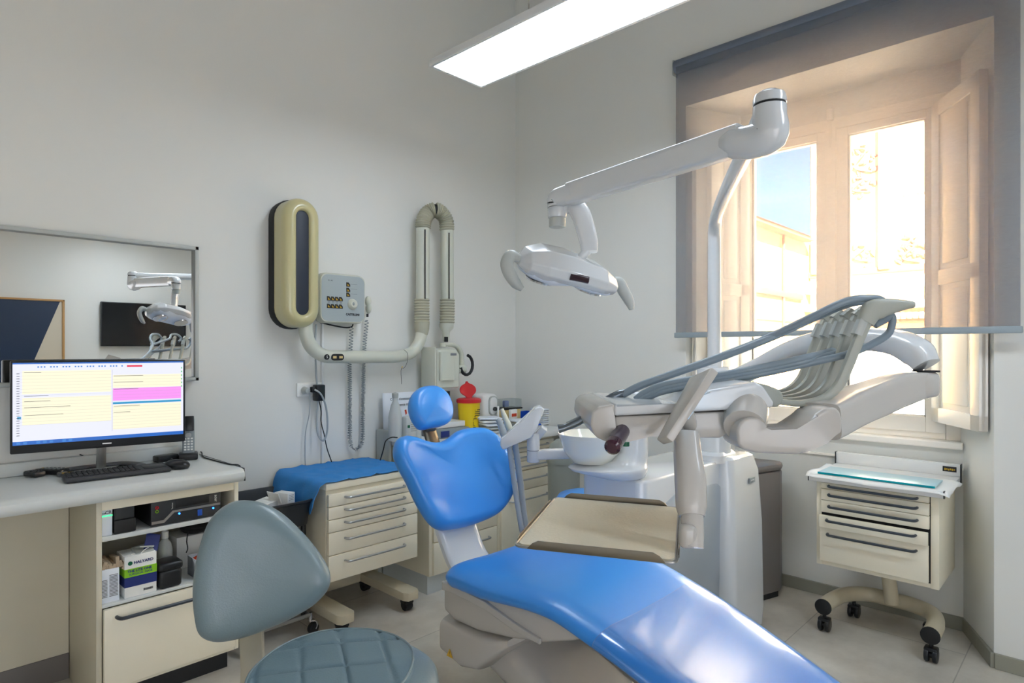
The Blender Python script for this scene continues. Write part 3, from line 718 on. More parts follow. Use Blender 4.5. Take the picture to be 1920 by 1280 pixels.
slit(797,430,560,2.893); slit(842,436,560,2.853)
cen=[a1,w_(795,412),w_(804,398),w_(815.5,393.5,2.91),w_(827,399,2.90),w_(836,412,2.89),c1]
CP,_=smooth(cen,[0]*7,8)
def arc(f0,f1):
    def g(f):
        q=(f0+(f1-f0)*f)*(len(CP)-1); i=min(int(q),len(CP)-2); return CP[i].lerp(CP[i+1],q-i)
    return g
bell(MB(),0,0,.047,13,arc(-.0,.485)).build('bellows','bellows',t,sm=20); bell(MB(),0,0,.047,13,arc(.515,1.)).build('bellows','bellows',t,sm=20)
MB().tube([arc(0,1)(.47),arc(0,1)(.53)],.036,14).build('joint_gap','black_rubber',t)
bell(MB(),w_(838.5,606,2.89),w_(839,560,2.89),.047,9).build('bellows','bellows',t,sm=20)
MB().tube([w_(837,606,2.89),w_(837,614,2.89),w_(836,622,2.89),w_(836,640,2.89)],[.046,.043,.024,.018],16).build('cone','xray_white',t)
MB().box(w_(836.5,636,2.868),(.026,.008,.03),.002).build('dark_window','black_rubber',t)
# head
def hz(py): return w_(838,py,2.85).z
hx0,hx1=w_(818,690,2.84).x,w_(861,690,2.84).x
b=MB(); pl=rrect(hx1-hx0,.17,.03,5,(hx0+hx1)/2,2.905)
b.rings([[Vector((p[0],p[1],z)) for p in rrect(hx1-hx0-i_*2,.17-i_*2,.03,5,(hx0+hx1)/2,2.905)] for z,i_ in ((hz(727),.006),(hz(725),0),(hz(665),0),(hz(656),.012),(hz(653),.03))]); hd=b.build('xray_head','xray_white',t)
b=MB(); b.rings([[Vector((p[0],p[1],z)) for p in rrect(.11,.03,.012,5,hx0+.062,2.818)] for z in (hz(712),hz(660))]); b.build('front_cover','xray_white',hd)
MB().box((hx0-.008,2.9,hz(690)),(.012,.13,.25),.004).build('side_plate','xray_white',hd)
MB().box((hx0+.1,2.802,hz(664)),(.045,.004,.014),.001).build('name_plate','grey_ink',hd)
b=MB(); b.tube([w_(832,646,2.88),w_(845,646,2.88),w_(857,650,2.88),w_(864,662,2.88),w_(865,680,2.88),w_(864,698,2.88)],[(.02,.014)]*6,14,sub=5); b.cyl(w_(832,650,2.89),w_(832,643,2.89),.026,n=18); b.cyl(w_(858,692,2.86),w_(871,692,2.86),.026,n=20,bev=.004); b.build('yoke','xray_white',hd)
b=MB(); P=[]
cc=w_(868,684,2.86)
for k in range(13):
    an=R(80-k*20.5); P.append(cc+Vector((.012+.05*math.cos(an),-.02,.06*math.sin(an))))
b.tube(P,.0095,10); b.build('ring_handle','black_plastic',hd)
MB().bb((hx0+.02,2.86,hz(731)),(hx1-.02,2.95,hz(726)),.004).build('beam_port','paper',hd)
# --- hanging tag on the arm
g=thing('wire_tag','thin wire loop with a small tag hanging from the tube arm','tag',tuple(w_(760,690)))
b=MB(); b.tube([w_(757,655,2.89),w_(764,662,2.885),w_(763,680,2.89),w_(757,690,2.9),w_(753,690,2.91),w_(753,720,2.92)],.0012,5,sub=4); b.build('wire','charcoal',g)
MB().box(w_(754,688,2.9),(.008,.002,.012),.001,(0,R(20),0)).build('tag','yellow_edge',g)
# --- decals
q=w_(613,669,2.894); MB().cyl(q+Vector((0,.004,0)),q+Vector((0,-.002,0)),.014,n=20).build('round_emblem','black_rubber',t)
text('S',.02,tuple(q+Vector((0,-.003,0))),(1,0,0),(0,0,1),'paper',t)
q=w_(633,669.5,2.894); MB().prism(rrect(.072,.034,.016,6),-.003,.003,M=frame(q,(1,0,0),(0,0,1))).build('caution_plate','black_rubber',t)
b=MB(); b.box(q+Vector((-.018,-.0035,0)),(.02,.001,.012)); b.box(q+Vector((.018,-.0035,0)),(.02,.001,.012)); b.build('caution_print','yellow_edge',t)
# ---- control box
t=thing('xray_control_panel','square grey control panel with amber keys and a round dial beside the cream capsule','control panel',tuple(w_(643,560,2.93)))
bx0,bx1=w_(600,558,2.94).x,w_(686,560,2.94).x; bz0,bz1=w_(643,606,2.94).z,w_(643,513,2.94).z
bc=((bx0+bx1)/2,(bz0+bz1)/2); BW,BH=bx1-bx0,bz1-bz0
def rr_(w,h,r,y): return [Vector((p[0],y,p[1])) for p in rrect(w,h,r,6,bc[0],bc[1])]
MB().rings([rr_(BW-.02,BH-.02,.04,YA-.001),rr_(BW,BH,.045,3.0),rr_(BW,BH,.045,2.955),rr_(BW-.006,BH-.006,.043,2.945),rr_(BW-.014,BH-.014,.03,2.942)]).build('housing','xray_white',t)
MB().rings([rr_(BW-.02,BH-.02,.036,2.946),rr_(BW-.02,BH-.02,.036,2.9405)]).build('face_plate','panel_grey',t)
def pp(u,v,y=2.94): return Vector((bx0+BW*u,y,bz1-BH*v))
for (u,v) in [(.185+.085*k,.515) for k in range(4)]+[(.185+.085*k,.665) for k in range(4)]+[(.6,.21),(.6,.32),(.6,.415)]:
    k_=MB().prism([(-.011,-.011),(.011,-.011),(.011,0),(.002,.011),(-.011,.011)],-.0015,.002,M=frame(pp(u,v),(1,0,0),(0,0,1))).build('key','card_brown' if False else 'key_black' if 'key_black' in MATS else mat('key_black',(40,34,24),.5),t)
    MB().prism([(-.006,-.007),(.006,-.007),(-.006,.005)],.002,.003,M=frame(pp(u,v),(1,0,0),(0,0,1))).build('symbol','label_yellow',k_)
MB().lathe([(0,.02),(.018,.018),(.026,.01),(.03,0),(.03,-.002)],tuple(pp(.695,.605)),28,M=Matrix.Rotation(R(90),4,'X')).build('dial','xray_white',t)
b=MB(); b.ball(pp(.68,.60,2.922),(.008,.003,.01),8); b.ball(pp(.725,.615,2.924),(.006,.003,.007),8); b.build('dial_marks','mid_grey_plastic',t)
text('CASTELLINI',.016,tuple(pp(.70,.815,2.9395)),(1,0,0),(0,0,1),'ink',t,bold=.0006); text('X - AC',.009,tuple(pp(.22,.155,2.9395)),(1,0,0),(0,0,1),'ink',t)
b=MB()
for v in (.19,.285,.385): b.box(pp(.73,v+.01,2.9398),(.04,.0006,.0012))
for v in (.575,.60): 
    for k in range(4): b.box(pp(.185+.085*k,v,2.9398),(.012,.0006,.003))
b.build('small_print','grey_ink',t)
# hand switch on side
t2=thing('hand_switch','off-white hand switch clipped to the right side of the control panel','switch',tuple(w_(690,575,2.97)))
b=MB(); b.ball(w_(690,565,2.98),(.016,.02,.03),14); b.ball(w_(691,578,2.975),(.014,.022,.03),14); b.build('grip','xray_white',t2,sm=60)
MB().cyl(w_(689,588,2.975),w_(689,594,2.975),.006,n=10).build('strain_relief','black_rubber',t2)
# coiled cord
def helix(path,r,pitchf,n=7):
    P=[];ph=0.
    L,_=smooth(path,[0]*len(path),10)
    tot=0
    for i in range(len(L)-1):
        a,c=L[i],L[i+1]; d=c-a; ln=d.length; d.normalize()
        side=d.cross(Vector((0,1,0))).normalized(); k_=max(1,int(ln/.0012))
        for k in range(k_):
            pos=a.lerp(c,k/k_); pt=pitchf(tot); ph+=2*math.pi*(ln/k_)/pt; tot+=ln/k_
            P.append(pos+side*(r*math.cos(ph))+Vector((0,1,0))*(r*math.sin(ph)))
    return P
t=thing('coiled_cord','long grey coiled cord hanging in a loop below the control panel','cord',tuple(w_(657,610,3.0)))
yc=3.0
path=[w_(688,600,yc),w_(684,640,yc),w_(682,680,yc),w_(681,740,yc),w_(680,790,yc),w_(679,828,yc),w_(674,838,yc),w_(667,843,yc),w_(660,838,yc),w_(656.5,826,yc),w_(656,790,yc),w_(656,740,yc),w_(656,680,yc),w_(658,640,yc),w_(659,612,yc)]
Ltot=sum((path[i+1]-path[i]).length for i in range(len(path)-1))
def pf(s):
    f=abs(s/Ltot-.5)*2; return .0062+.016*max(0,(f-.15))**1.6
H_P=helix(path,.0105,pf)
b=MB(); b.tube(H_P[::2],.0023,5); b.build('coil','mid_grey_plastic',t)
b=MB(); b.tube([w_(600,604,yc),w_(625,610,yc),w_(650,614,yc),w_(660,612,yc),w_(662,607,yc)],.004,6,sub=4); b.build('straight_lead','black_rubber',t)
# ---- socket, plugs and cables
t=thing('wall_socket','white double wall socket plate with plugs beneath the cream capsule','wall socket',tuple(w_(575,731,YA-.005)))
a_=w_(556,744,YA-.004); c_=w_(604,716,YA-.004)
MB().bb((a_.x,YA-.010,a_.z),(c_.x,YA,c_.z),.003).build('plate','paper',t)
MB().bb((a_.x+.03,YA-.0115,a_.z+.01),(c_.x-.03,YA-.009,c_.z-.01),.001).build('insert','satin_white',t)
t=thing('white_plug','round grey-white plug in the left half of the wall socket','plug',tuple(w_(573,732,3.0)))
q=w_(574,732,3.0); MB().cyl(q+Vector((0,.022,0)),q+Vector((0,-.02,0)),.02,.014,n=18,bev=.004).build('plug_body','light_grey_plastic',t)
b=MB(); b.tube([q+Vector((.01,-.015,0)),w_(581,742,2.99),w_(580,775,2.99),w_(573,810,3.0),w_(572,850,3.0),w_(573,885,3.0)],.0028,6,sub=5); b.build('lead','hose_light',t)
t=thing('black_adapter_plug','black multi plug adapter in the right half of the wall socket','plug',tuple(w_(597,735,3.0)))
b=MB(); b.box(w_(598,736,2.985),(.048,.05,.085),.006); b.box(w_(588,730,2.99),(.03,.03,.03),.005); b.build('plug_body','black_plastic',t)
b=MB(); b.tube([w_(597,746,2.98),w_(602,770,2.985),w_(602,790,2.985),w_(608,815,2.985),w_(613,840,2.985),w_(622,866,2.97)],.003,6,sub=5); b.build('black_lead','black_rubber',t)
b=MB(); b.tube([w_(590,730,2.965),w_(600,737,2.955),w_(610,758,2.96),w_(614,790,2.96),w_(612,815,2.96),w_(606,826,2.96),w_(598,818,2.97),w_(594,795,2.98),w_(596,750,2.985),w_(593,700,2.99),w_(591,640,2.99),w_(593,608,2.99)],.005,8,sub=6); b.build('grey_lead','hose_light',t)
t=thing('vertical_conduit','thin pale cable duct running down the wall behind the tube arm','cable duct',tuple(w_(604,650,YA-.01)))
xx=w_(604,700,YA-.006).x; MB().bb((xx-.006,YA-.014,.065),(xx+.006,YA,1.45),.002).build('duct','satin_white',t)
# ================= DRAWER CART with blue drape
FY=2.55; X0c,X1c=1.452,1.957
t=thing('drawer_cart','cream rolling drawer cart with five drawers under a blue drape','drawer cart',((X0c+X1c)/2,2.75,0))
def cz(py,px=612): return ony(px,py,FY).z
ztop=cz(918); zbot=cz(1095)
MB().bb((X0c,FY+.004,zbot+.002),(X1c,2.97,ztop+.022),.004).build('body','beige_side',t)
MB().bb((X0c-.003,FY-.006,ztop-.004),(X1c+.003,2.98,ztop+.026),.003).build('top','beige_laminate',t)
ed=[925,978,1004,1033,1092]; 
lines=[cz(923),cz(960+12),cz(998),cz(1000+26),cz(1060-10),cz(1094)]
zz=[cz(v) for v in (924,971,997,1024,1054,1094)]
# drawer edges at the left end (px 612): read from the photo
zz=[cz(v) for v in (927,951,975,999,1042,1092)]
for k in range(5):
    d=MB().bb((X0c+.004,FY-.018,zz[k+1]+.0015),(X1c-.004,FY+.003,zz[k]-.0015),.003).build('drawer','beige_laminate',t)
    hzv=zz[k]-(.021 if k<3 else .036)
    handle(X0c+.085,X1c-.09,hzv,FY-.018,.026,.005).build('handle','alu_handle',d)
b=MB(); zb=.085
b.bb((X0c+.0,2.88,.06),(X1c,2.96,.12),.008); b.build('cross_beam','beige_metal',t)
MB().bb((1.66,2.86,.11),(1.75,2.95,zbot+.01),.006).build('post','beige_metal',t)
for x in (1.52,1.885):
    b=MB(); b.prism([(x-.045,2.50),(x-.03,2.475),(x+.03,2.475),(x+.045,2.50),(x+.045,2.97),(x-.045,2.97)],.062,.105,.006); b.build('foot_bar','beige_metal',t)
    for y in (2.53,2.90):
        b=MB(); b.cyl((x-.02,y,.026),(x+.02,y,.026),.026,n=18,bev=.004); b.box((x,y,.05),(.05,.05,.03),.006); b.build('caster','black_rubber',t)
# drape
t=thing('blue_drape','crinkled blue paper drape laid over the drawer cart','drape',(1.6,2.75,ztop+.03))
bm=bmesh.new(); NXg,NYg=46,34; zt_=ztop+.0300; W=[]
xa,xb=X0c-.01,X1c+.005; ov=.16
for i in range(NXg+1):
    row=[]
    s=(i/NXg)*(xb-xa+ov)-ov    # negative = hanging over the left side
    for j in range(NYg+1):
        v=j/NYg; y=FY-.012+v*(2.985-FY+.012)
        fold=.0065*(1-abs(math.sin((s+.03)*21)))**3*(1 if s>0 else .3)+.006*(1-abs(math.sin(y*21)))**3+.0016*math.sin(s*70+y*40)+.002*math.sin(y*9+s*5)
        if s>=0: x=xa+s; z=zt_+fold
        else:
            lim=.6+.4*math.sin(v*2.4+.3)
            x=xa-.006-.014*math.sin(-s*12)-.018*(-s/ov)*(1+math.sin(y*18))-fold; z=zt_+s*lim*(1.05 if v<.2 else .85)
            if v<.12 : x-=.012*(1-v/.12)
        row.append(bm.verts.new((x,y,z)))
    W.append(row)
for i in range(NXg):
    for j in range(NYg): bm.faces.new((W[i][j],W[i+1][j],W[i+1][j+1],W[i][j+1]))
b=MB(); b.bm.free(); b.bm=bm; o=b.build('cloth','blue_cloth',t,sm=80)
m=o.modifiers.new('thick','SOLIDIFY'); m.thickness=.0012; m.offset=1
# ================= BLACK UTILITY TROLLEY
t=thing('utility_trolley','black plastic utility trolley with a deep bin between the desk and the drawer cart','trolley',(1.25,2.8,0))
tz=.615
b=MB()
def rb(w,h,r,z,cx=1.262,cy=2.79): return [Vector((p[0],p[1],z)) for p in rrect(w,h,r,6,cx,cy)]
b.rings([rb(.31,.34,.05,tz-.11),rb(.345,.38,.06,tz-.005),rb(.365,.40,.07,tz),rb(.365,.40,.07,tz+.008),rb(.345,.38,.06,tz+.008),rb(.33,.365,.055,tz-.01),rb(.30,.33,.045,tz-.10)],(1,1)); b.build('top_bin','charcoal',t)
b=MB()
for k in range(9): b.box((1.262+.168,2.66+.028*k,tz-.02),(.008,.01,.05),.002)
b.build('ribs','black_plastic',t)
b=MB(); b.rings([rb(.29,.32,.05,.22),rb(.33,.37,.06,.33),rb(.33,.37,.06,.34),rb(.30,.34,.06,.33),rb(.27,.3,.05,.235)],(1,1)); b.build('lower_bin','black_plastic',t)
for x in (1.13,1.395):
    for y in (2.65,2.93): 
        MB().cyl((x,y,.075),(x,y,tz-.08),.012,n=12).build('upright','black_plastic',t)
b=MB(); b.tube([(1.12,2.645,.095),(1.12,2.62,.095),(1.405,2.62,.095),(1.405,2.95,.095),(1.12,2.95,.095)],.010,10,closed=True); b.build('base_ring','brushed_steel',t)
for x,y in ((1.12,2.63),(1.42,2.63),(1.12,2.94),(1.40,2.94)):
    f=MB(); f.cyl((x,y,.06),(x,y,.10),.009,n=12); f.tube([(x,y,.066),(x+.018,y-.006,.062),(x+.026,y-.008,.04),(x+.02,y-.006,.026)],[(.014,.006)]*4,8,sub=3); f=f.build('caster_fork','chrome',t)
    MB().cyl((x+.010,y+.010,.026),(x+.014,y-.012,.026),.026,n=20,bev=.003).build('wheel','black_rubber',f)
t=thing('medicine_box','small white printed carton standing in the black trolley bin','box',(1.34,2.78,tz-.05))
MB().box((1.36,2.76,tz-.02),(.045,.08,.085),.001,(0,0,.35)).build('carton','paper',t); 
b=MB(); 
for k in range(4): b.box(Vector((1.3735,2.7222,tz+.012-.007*k)),(.03,.001,.0016),0,(0,0,.35))
b.build('print','grey_ink',t)
t=thing('open_carton_flap','open cream carton with raised flap lying in the black trolley bin','box',(1.25,2.76,tz-.05))
b=MB(); b.box((1.25,2.76,tz-.04),(.12,.08,.07),.002,(R(6),R(-8),.2)); b.box((1.30,2.74,tz+.012),(.004,.07,.05),0,(R(4),R(-24),.3)); b.build('carton','paper',t)
# ================= CORNER BASE CABINETS
CF=2.58; CZ=.755
def ck(px,py): return ony(px,py,CF)
def corner_cab(x0,x1,label,splits,hmode):
    t=thing('base_cabinet',label,'cabinet',((x0+x1)/2,2.8,0),group='cream base cabinets in the corner')
    MB().bb((x0,CF+.003,.10),(x1,YA-.004,CZ-.0),.003).build('body','beige_laminate',t)
    MB().bb((x0+.006,CF+.025,0),(x1-.002,YA-.02,.10)).build('plinth','pale_top',t)
    for k in range(len(splits)-1):
        d=MB().bb((x0+.018,CF-.016,splits[k+1]+.002),(x1-.006,CF+.004,splits[k]-.002),.003).build('drawer','beige_laminate',t)
        H=splits[k]-splits[k+1]
        handle(x0+.08,x1-.075,splits[k]-min(.05,H*.45),CF-.016,.026,.005).build('handle','alu_handle',d)
    return t
corner_cab(2.068,2.56,'left cream base cabinet, half hidden behind the dental chair back',[.735,.60,.44,.278,.105],0)
corner_cab(2.575,3.07,'right cream base cabinet with five drawers, nearest the room corner',[.735,.676,.621,.563,.445,.105],0)
o=thing('corner_worktop','white worktop with raised back edge over the corner cabinets','worktop',(2.6,2.8,CZ))
MB().bb((2.06,2.50,CZ+.002),(3.17,YA-.003,CZ+.036),.006).build('slab','satin_white',o)
MB().bb((2.06,YA-.03,CZ+.034),(3.17,YA-.004,CZ+.085),.005).build('upstand','satin_white',o)
MB().bb((2.035,2.90,.52),(2.06,YA-.004,CZ+.09),.01).build('end_bracket','light_grey_plastic',o)
TZ=CZ+.036
# pedal bin with dome lid in the corner
t=thing('dome_bin','slim grey-green waste bin with a domed lid right of the corner cabinets','waste bin',(3.085,2.33,0))
bc_=at(1057,850,3.55); bx_,by_=bc_.x,bc_.y
MB().lathe([(0,0),(.07,0),(.085,.01),(.092,.66),(.088,.66)],(bx_,by_,0),28).build('bin_body','dome_grey',t)
MB().lathe([(.096,.655),(.098,.68),(.092,.72),(.075,.76),(.045,.785),(0,.795)],(bx_,by_,0),28).build('dome_lid','dome_grey',t)
# ---- items on the corner worktop
def it(px,py,y): 
    p=ony(px,py,y); return p
t=thing('hygiene_leaflet','white information leaflet leaning against the wall at the left end of the corner worktop','leaflet',tuple(it(755,800,2.98)))
xa_,xb_=it(718,800,2.98).x,it(800,800,2.98).x; z1_=it(740,736,2.98).z
b=MB(); P=[];Nn=14
for i in range(Nn+1):
    u=i/Nn; x=xa_+(xb_-xa_)*u; y=2.985-.018*math.sin(u*math.pi*.9)
    P.append([(x+.012*math.cos(u*3)*0,y-.01*(1-v),TZ+.001+(z1_-TZ)*v) for v in (0,.33,.66,1)])
bm=b.bm; V=[[bm.verts.new(p) for p in r] for r in P]
for i in range(Nn):
    for j in range(3): bm.faces.new((V[i][j],V[i+1][j],V[i+1][j+1],V[i][j+1]))
o=b.build('sheet','paper_blueish',t); m=o.modifiers.new('s','SOLIDIFY'); m.thickness=.001
q=it(750,748,2.95)
text('Come riconoscere',.022,(xa_+.12,2.962,q.z),(1,0,0),(0,0,1),'ink',t); text('una bocca sana',.022,(xa_+.12,2.962,q.z-.033),(1,0,0),(0,0,1),'ink',t)
b=MB(); b.box((xa_+.06,2.963,z1_-.17),(.012,.001,.1),0,(0,R(12),0)); b.box((xa_+.15,2.962,z1_-.13),(.012,.001,.06),0,(0,R(-12),0)); b.build('pink_drawing','orange_red',t)
t=thing('tall_bottle','tall frosted dispenser bottle standing in front of the leaflet','bottle',tuple(it(742,826,2.88)))
q=it(741,800,2.86); hb=it(741,752,2.86).z-TZ
MB().lathe([(0,0),(.036,0),(.038,.01),(.038,hb*.6),(.024,hb*.9),(.014,hb),(.014,hb+.02)],(q.x,2.86,TZ+.001),22).build('bottle_body','plastic_clear_milk',t)
MB().lathe([(.016,hb+.018),(.018,hb+.03),(.018,hb+.045),(0,hb+.05)],(q.x,2.86,TZ),16).build('cap','light_grey_plastic',t)
t=thing('printed_bottle','short white bottle with green lettering beside the tall frosted bottle','bottle',tuple(it(768,830,2.84)))
q=it(766,800,2.82); hb=it(766,780,2.82).z-TZ
MB().box((q.x+.01,2.82,TZ+hb/2+.001),(.085,.05,hb),.012).build('bottle_body','plastic_clear_milk',t)
b=MB()
for k in range(6): b.box((q.x+.02,2.7935,TZ+hb*.85-.012*k),(.045,.001,.004))
b.build('print','dome_grey',t); MB().box((q.x-.018,2.7935,TZ+hb*.6),(.016,.001,.016)).build('green_mark','green_plastic',t)
t=thing('small_bottle','little clear bottle between the printed bottle and the chair headrest','bottle',tuple(it(784,830,2.8)))
q=it(784,820,2.8); MB().lathe([(0,0),(.018,0),(.018,.06),(.008,.075),(.008,.09),(0,.092)],(q.x,2.8,TZ+.001),16).build('bottle_body','plastic_clear_milk',t)
t=thing('black_lead','black cable drooping from the corner worktop to the drawer cart','cable',tuple(it(738,820,2.8)))
MB().tube([it(745,820,2.70),it(733,820,2.69),it(723,827,2.68),it(719,842,2.68),it(716,852,2.7),it(713,862,2.78)],.003,6,sub=5).build('lead','black_rubber',t)
t=thing('white_carton','flat white carton stacked on the grey case behind the headrest','box',tuple(it(845,800,2.8)))
q0,q1=it(822,812,2.78),it(868,812,2.78)
MB().bb((q0.x-.02,2.76,TZ+.054),(q1.x,2.9,TZ+.085),.003).build('carton','satin_white',t)
t=thing('grey_case','flat grey instrument case with blue ends behind the headrest','case',tuple(it(845,815,2.76)))
MB().bb((q0.x-.03,2.72,TZ+.001),(q1.x+.0,2.9,TZ+.052),.004).build('body','mid_grey_plastic',t)
MB().bb((q0.x-.032,2.716,TZ+.008),(q0.x+.03,2.722,TZ+.044),.002).build('blue_label','navy',t)
t=thing('dark_picture','narrow black framed card leaning on the wall beneath the x-ray head','card',tuple(it(840,760,3.0)))
q0,q1=it(826,760,3.0),it(843,760,3.0); z_=it(838,733,3.0).z
MB().bb((q0.x-.06,2.995,TZ+.05),(q1.x,3.005,z_),.002).build('frame','black_plastic',t); MB().bb((q0.x-.05,2.993,TZ+.06),(q1.x-.01,2.9955,z_-.015)).build('card','navy',t)
# sharps bin
t=thing('sharps_bin','yellow sharps bin with an open red lid on the corner worktop','sharps bin',tuple(it(878,800,2.82)))
q=it(879,780,2.80); h_=it(879,752,2.80).z-TZ; r1=(it(896,752,2.8).x-it(861,752,2.8).x)/2*.92
MB().lathe([(0,0),(r1*.80,0),(r1*.82,.006),(r1*.98,h_-.01),(r1*1.0,h_)],(q.x,2.80,TZ+.001),32).build('tub','yellow_plastic',t)
MB().lathe([(r1*1.06,h_-.008),(r1*1.08,h_),(r1*1.06,h_+.012),(r1*.9,h_+.018),(0,h_+.018)],(q.x,2.80,TZ+.001),32).build('rim','red_plastic',t)
b=MB(); L=frame((it(880,750,2.84).x,2.84,TZ+h_+.014),(1,0,0),(0,.25,1)); 
out=[(-.02,0),(.02,0),(.022,.012)]+[(.066*math.cos(R(-60+k*13)),.052+.04*math.sin(R(-60+k*13))) for k in range(11)]+[(.007,.095),(.007,.106),(-.007,.106),(-.007,.095)]+[(.066*math.cos(R(110+k*13)),.052+.04*math.sin(R(110+k*13))) for k in range(11)]+[(-.022,.012)]
b.prism(out,-.004,.004,.002,M=L); b.build('open_lid','red_plastic',t)
yl=2.80-r1*.93
b=MB()
for k in range(4): b.box((q.x+.01,yl-.0,TZ+h_*.75-.011*k),(.042-.004*(k%2),.001,.004))
for k in range(6): b.box((q.x-.008,yl+.006,TZ+h_*.42-.010*k),(.022,.001,.004))
b.build('print','ink',t)
b=MB(); 
for k in range(3): b.prism([(0,0),(.012,.004),(.012,-.004)],0,.001,M=frame((q.x-.008,yl+.002,TZ+h_*.5),(math.cos(2.1*k+1.57),0,math.sin(2.1*k+1.57)),(-math.sin(2.1*k+1.57),0,math.cos(2.1*k+1.57))))
b.build('hazard_symbol','ink',t)
b=MB(); b.cyl((q.x+.03,yl+.004,TZ+h_*.46),(q.x+.03,yl+.002,TZ+h_*.46),.012,n=12); b.build('white_symbol','paper',t)
# dispenser
t=thing('water_dispenser','rounded white and clear countertop dispenser right of the sharps bin','dispenser',tuple(it(915,800,2.85)))
x0_,x1_=it(899,780,2.83).x,it(927,780,2.83).x; h_=it(913,738,2.83).z-TZ
b=MB(); b.rings([[Vector((x,p[0],p[1])) for p in rrect(.15,h_,.04,6,2.85,TZ+h_/2)] for x in (x0_,x1_)]) if False else b.box(((x0_+x1_)/2,2.86,TZ+h_/2),(x1_-x0_,.14,h_),.03,None,4); b.build('housing','satin_white',t)
M_=frame(((x0_+x1_)/2+.012,2.788,TZ+h_*.68),(1,0,0),(0,0,1))
MB().prism(rrect(.075,.12,.03,6),-.006,.004,.002,M=M_).build('window_rim','light_grey_plastic',t)
MB().prism(rrect(.06,.105,.025,6),0,.006,.001,M=M_).build('window_face','satin_white',t)
b=MB(); c_=M_@Vector((0,-.02,.012)); b.cyl(c_,c_+Vector((0,-.012,0)),.013,n=16); b.build('spout_ring','charcoal',t)
b=MB(); c_=M_@Vector((.024,-.045,.02)); b.box(c_,(.014,.012,.085),.004); b.build('lever','paper',t)
t=thing('dark_wedge','dark triangular stand between the sharps bin and the dispenser','stand',tuple(it(897,800,2.9)))
MB().prism([(0,0),(.10,0),(.085,.26)],-.01,.01,M=frame((x0_-.075,2.93,TZ),(1,0,0),(0,0,1))).build('body','charcoal',t)
# stacked boxes
t=thing('clear_box','transparent box with a blue block on top of the cream box','box',tuple(it(957,760,2.88)))
q0,q1=it(942,765,2.86),it(974,765,2.86); zb_=it(958,764,2.86).z; zt2=it(958,748,2.86).z
MB().bb((q0.x,2.84,zb_),(q1.x,2.94,zt2),.003).build('clear_cover','clear_box',t); MB().bb((q0.x-.004,2.835,zb_-.010),(q1.x+.004,2.945,zb_),.002).build('black_base','black_plastic',t)
MB().box(((q0.x+q1.x)/2-.02,2.89,zb_+.025),(.035,.03,.042),.006).build('blue_block','royal_blue',t)
t=thing('cream_box','cream box under the transparent box near the room corner','box',tuple(it(957,780,2.88)))
MB().bb((q0.x+.0,2.83,TZ+.001),(q1.x-.02,2.95,zb_-.0105),.003).build('carton','yellow_edge',t)
t=thing('picture_card_box','little white box with a red picture in front of the cream box','box',tuple(it(964,775,2.8)))
q=it(964,776,2.79); MB().box((q.x,2.80,q.z),(.062,.02,.06),.003).build('carton','paper',t); MB().box((q.x,2.789,q.z-.006),(.045,.001,.02)).build('picture','orange_red',t)
b=MB().box((q.x,2.805,(TZ+q.z-.03)/2),(.05,.03,q.z-.03-TZ)).build('support','light_grey_plastic',t)
t=thing('royal_blue_tray','royal blue tray with raised sides on the worktop behind the suction holder','tray',tuple(it(990,800,2.8)))
q0,q1=it(968,790,2.8),it(1008,790,2.8)
b=MB(); b.bb((q0.x,2.74,TZ+.001),(q1.x,2.9,TZ+.012),.002); b.bb((q1.x-.012,2.74,TZ),(q1.x,2.9,TZ+.085),.003); b.bb((q0.x,2.89,TZ),(q1.x,2.905,TZ+.085),.003); b.build('shell','royal_blue',t)
# sterile pouches: one stack near dispenser, one at right
def pouch(x,y,z,rz,w,d,label,mat_='paper_blueish',grp='sterilisation pouches on the corner worktop',tilt=0.):
    t=thing('sterile_pouch',label,'pouch',(x,y,z),rz,group=grp)
    b=MB(); b.box((0,0,0),(w,d,.010),.004,(R(tilt),R(tilt*.7),0)); b.build('packet',mat_,t,local=True)
    return t
q=it(925,790,2.72)
words=['bottom','second','third','fourth','topmost']
for k in range(5):
    pouch(q.x-.01*k,2.70+.006*k,TZ+.012+.020*k,.2-.15*k,.15,.10,'%s packet of the messy sterile pouch pile in front of the dispenser'%words[k],['plastic_clear_milk','light_grey_plastic','paper_blueish','paper','paper_blueish'][k],tilt=3+2*(k%3)-2)
q=it(985,800,2.7)
for k in range(3):
    pouch(q.x-.02*k,2.70,TZ+.012+.022*k,.5-.3*k,.16,.10,'%s loose pouch in the pile left of the blue tray'%['bottom','middle','top'][k],['paper','light_grey_plastic','paper_blueish'][k],tilt=4)
q0,q1=it(1012,800,2.75),it(1041,800,2.75)
for k in range(8):
    pouch((q0.x+q1.x)/2+.003*math.sin(k*2),2.78,TZ+.008+.0135*k,.02*math.cos(k*3),q1.x-q0.x,.12,'%s pouch of the neat upright stack at the right end of the worktop'%['lowest','second lowest','third lowest','fourth lowest','fourth highest','third highest','second highest','highest'][k],['paper','paper_blueish'][k%2],'neat stack of pouches')
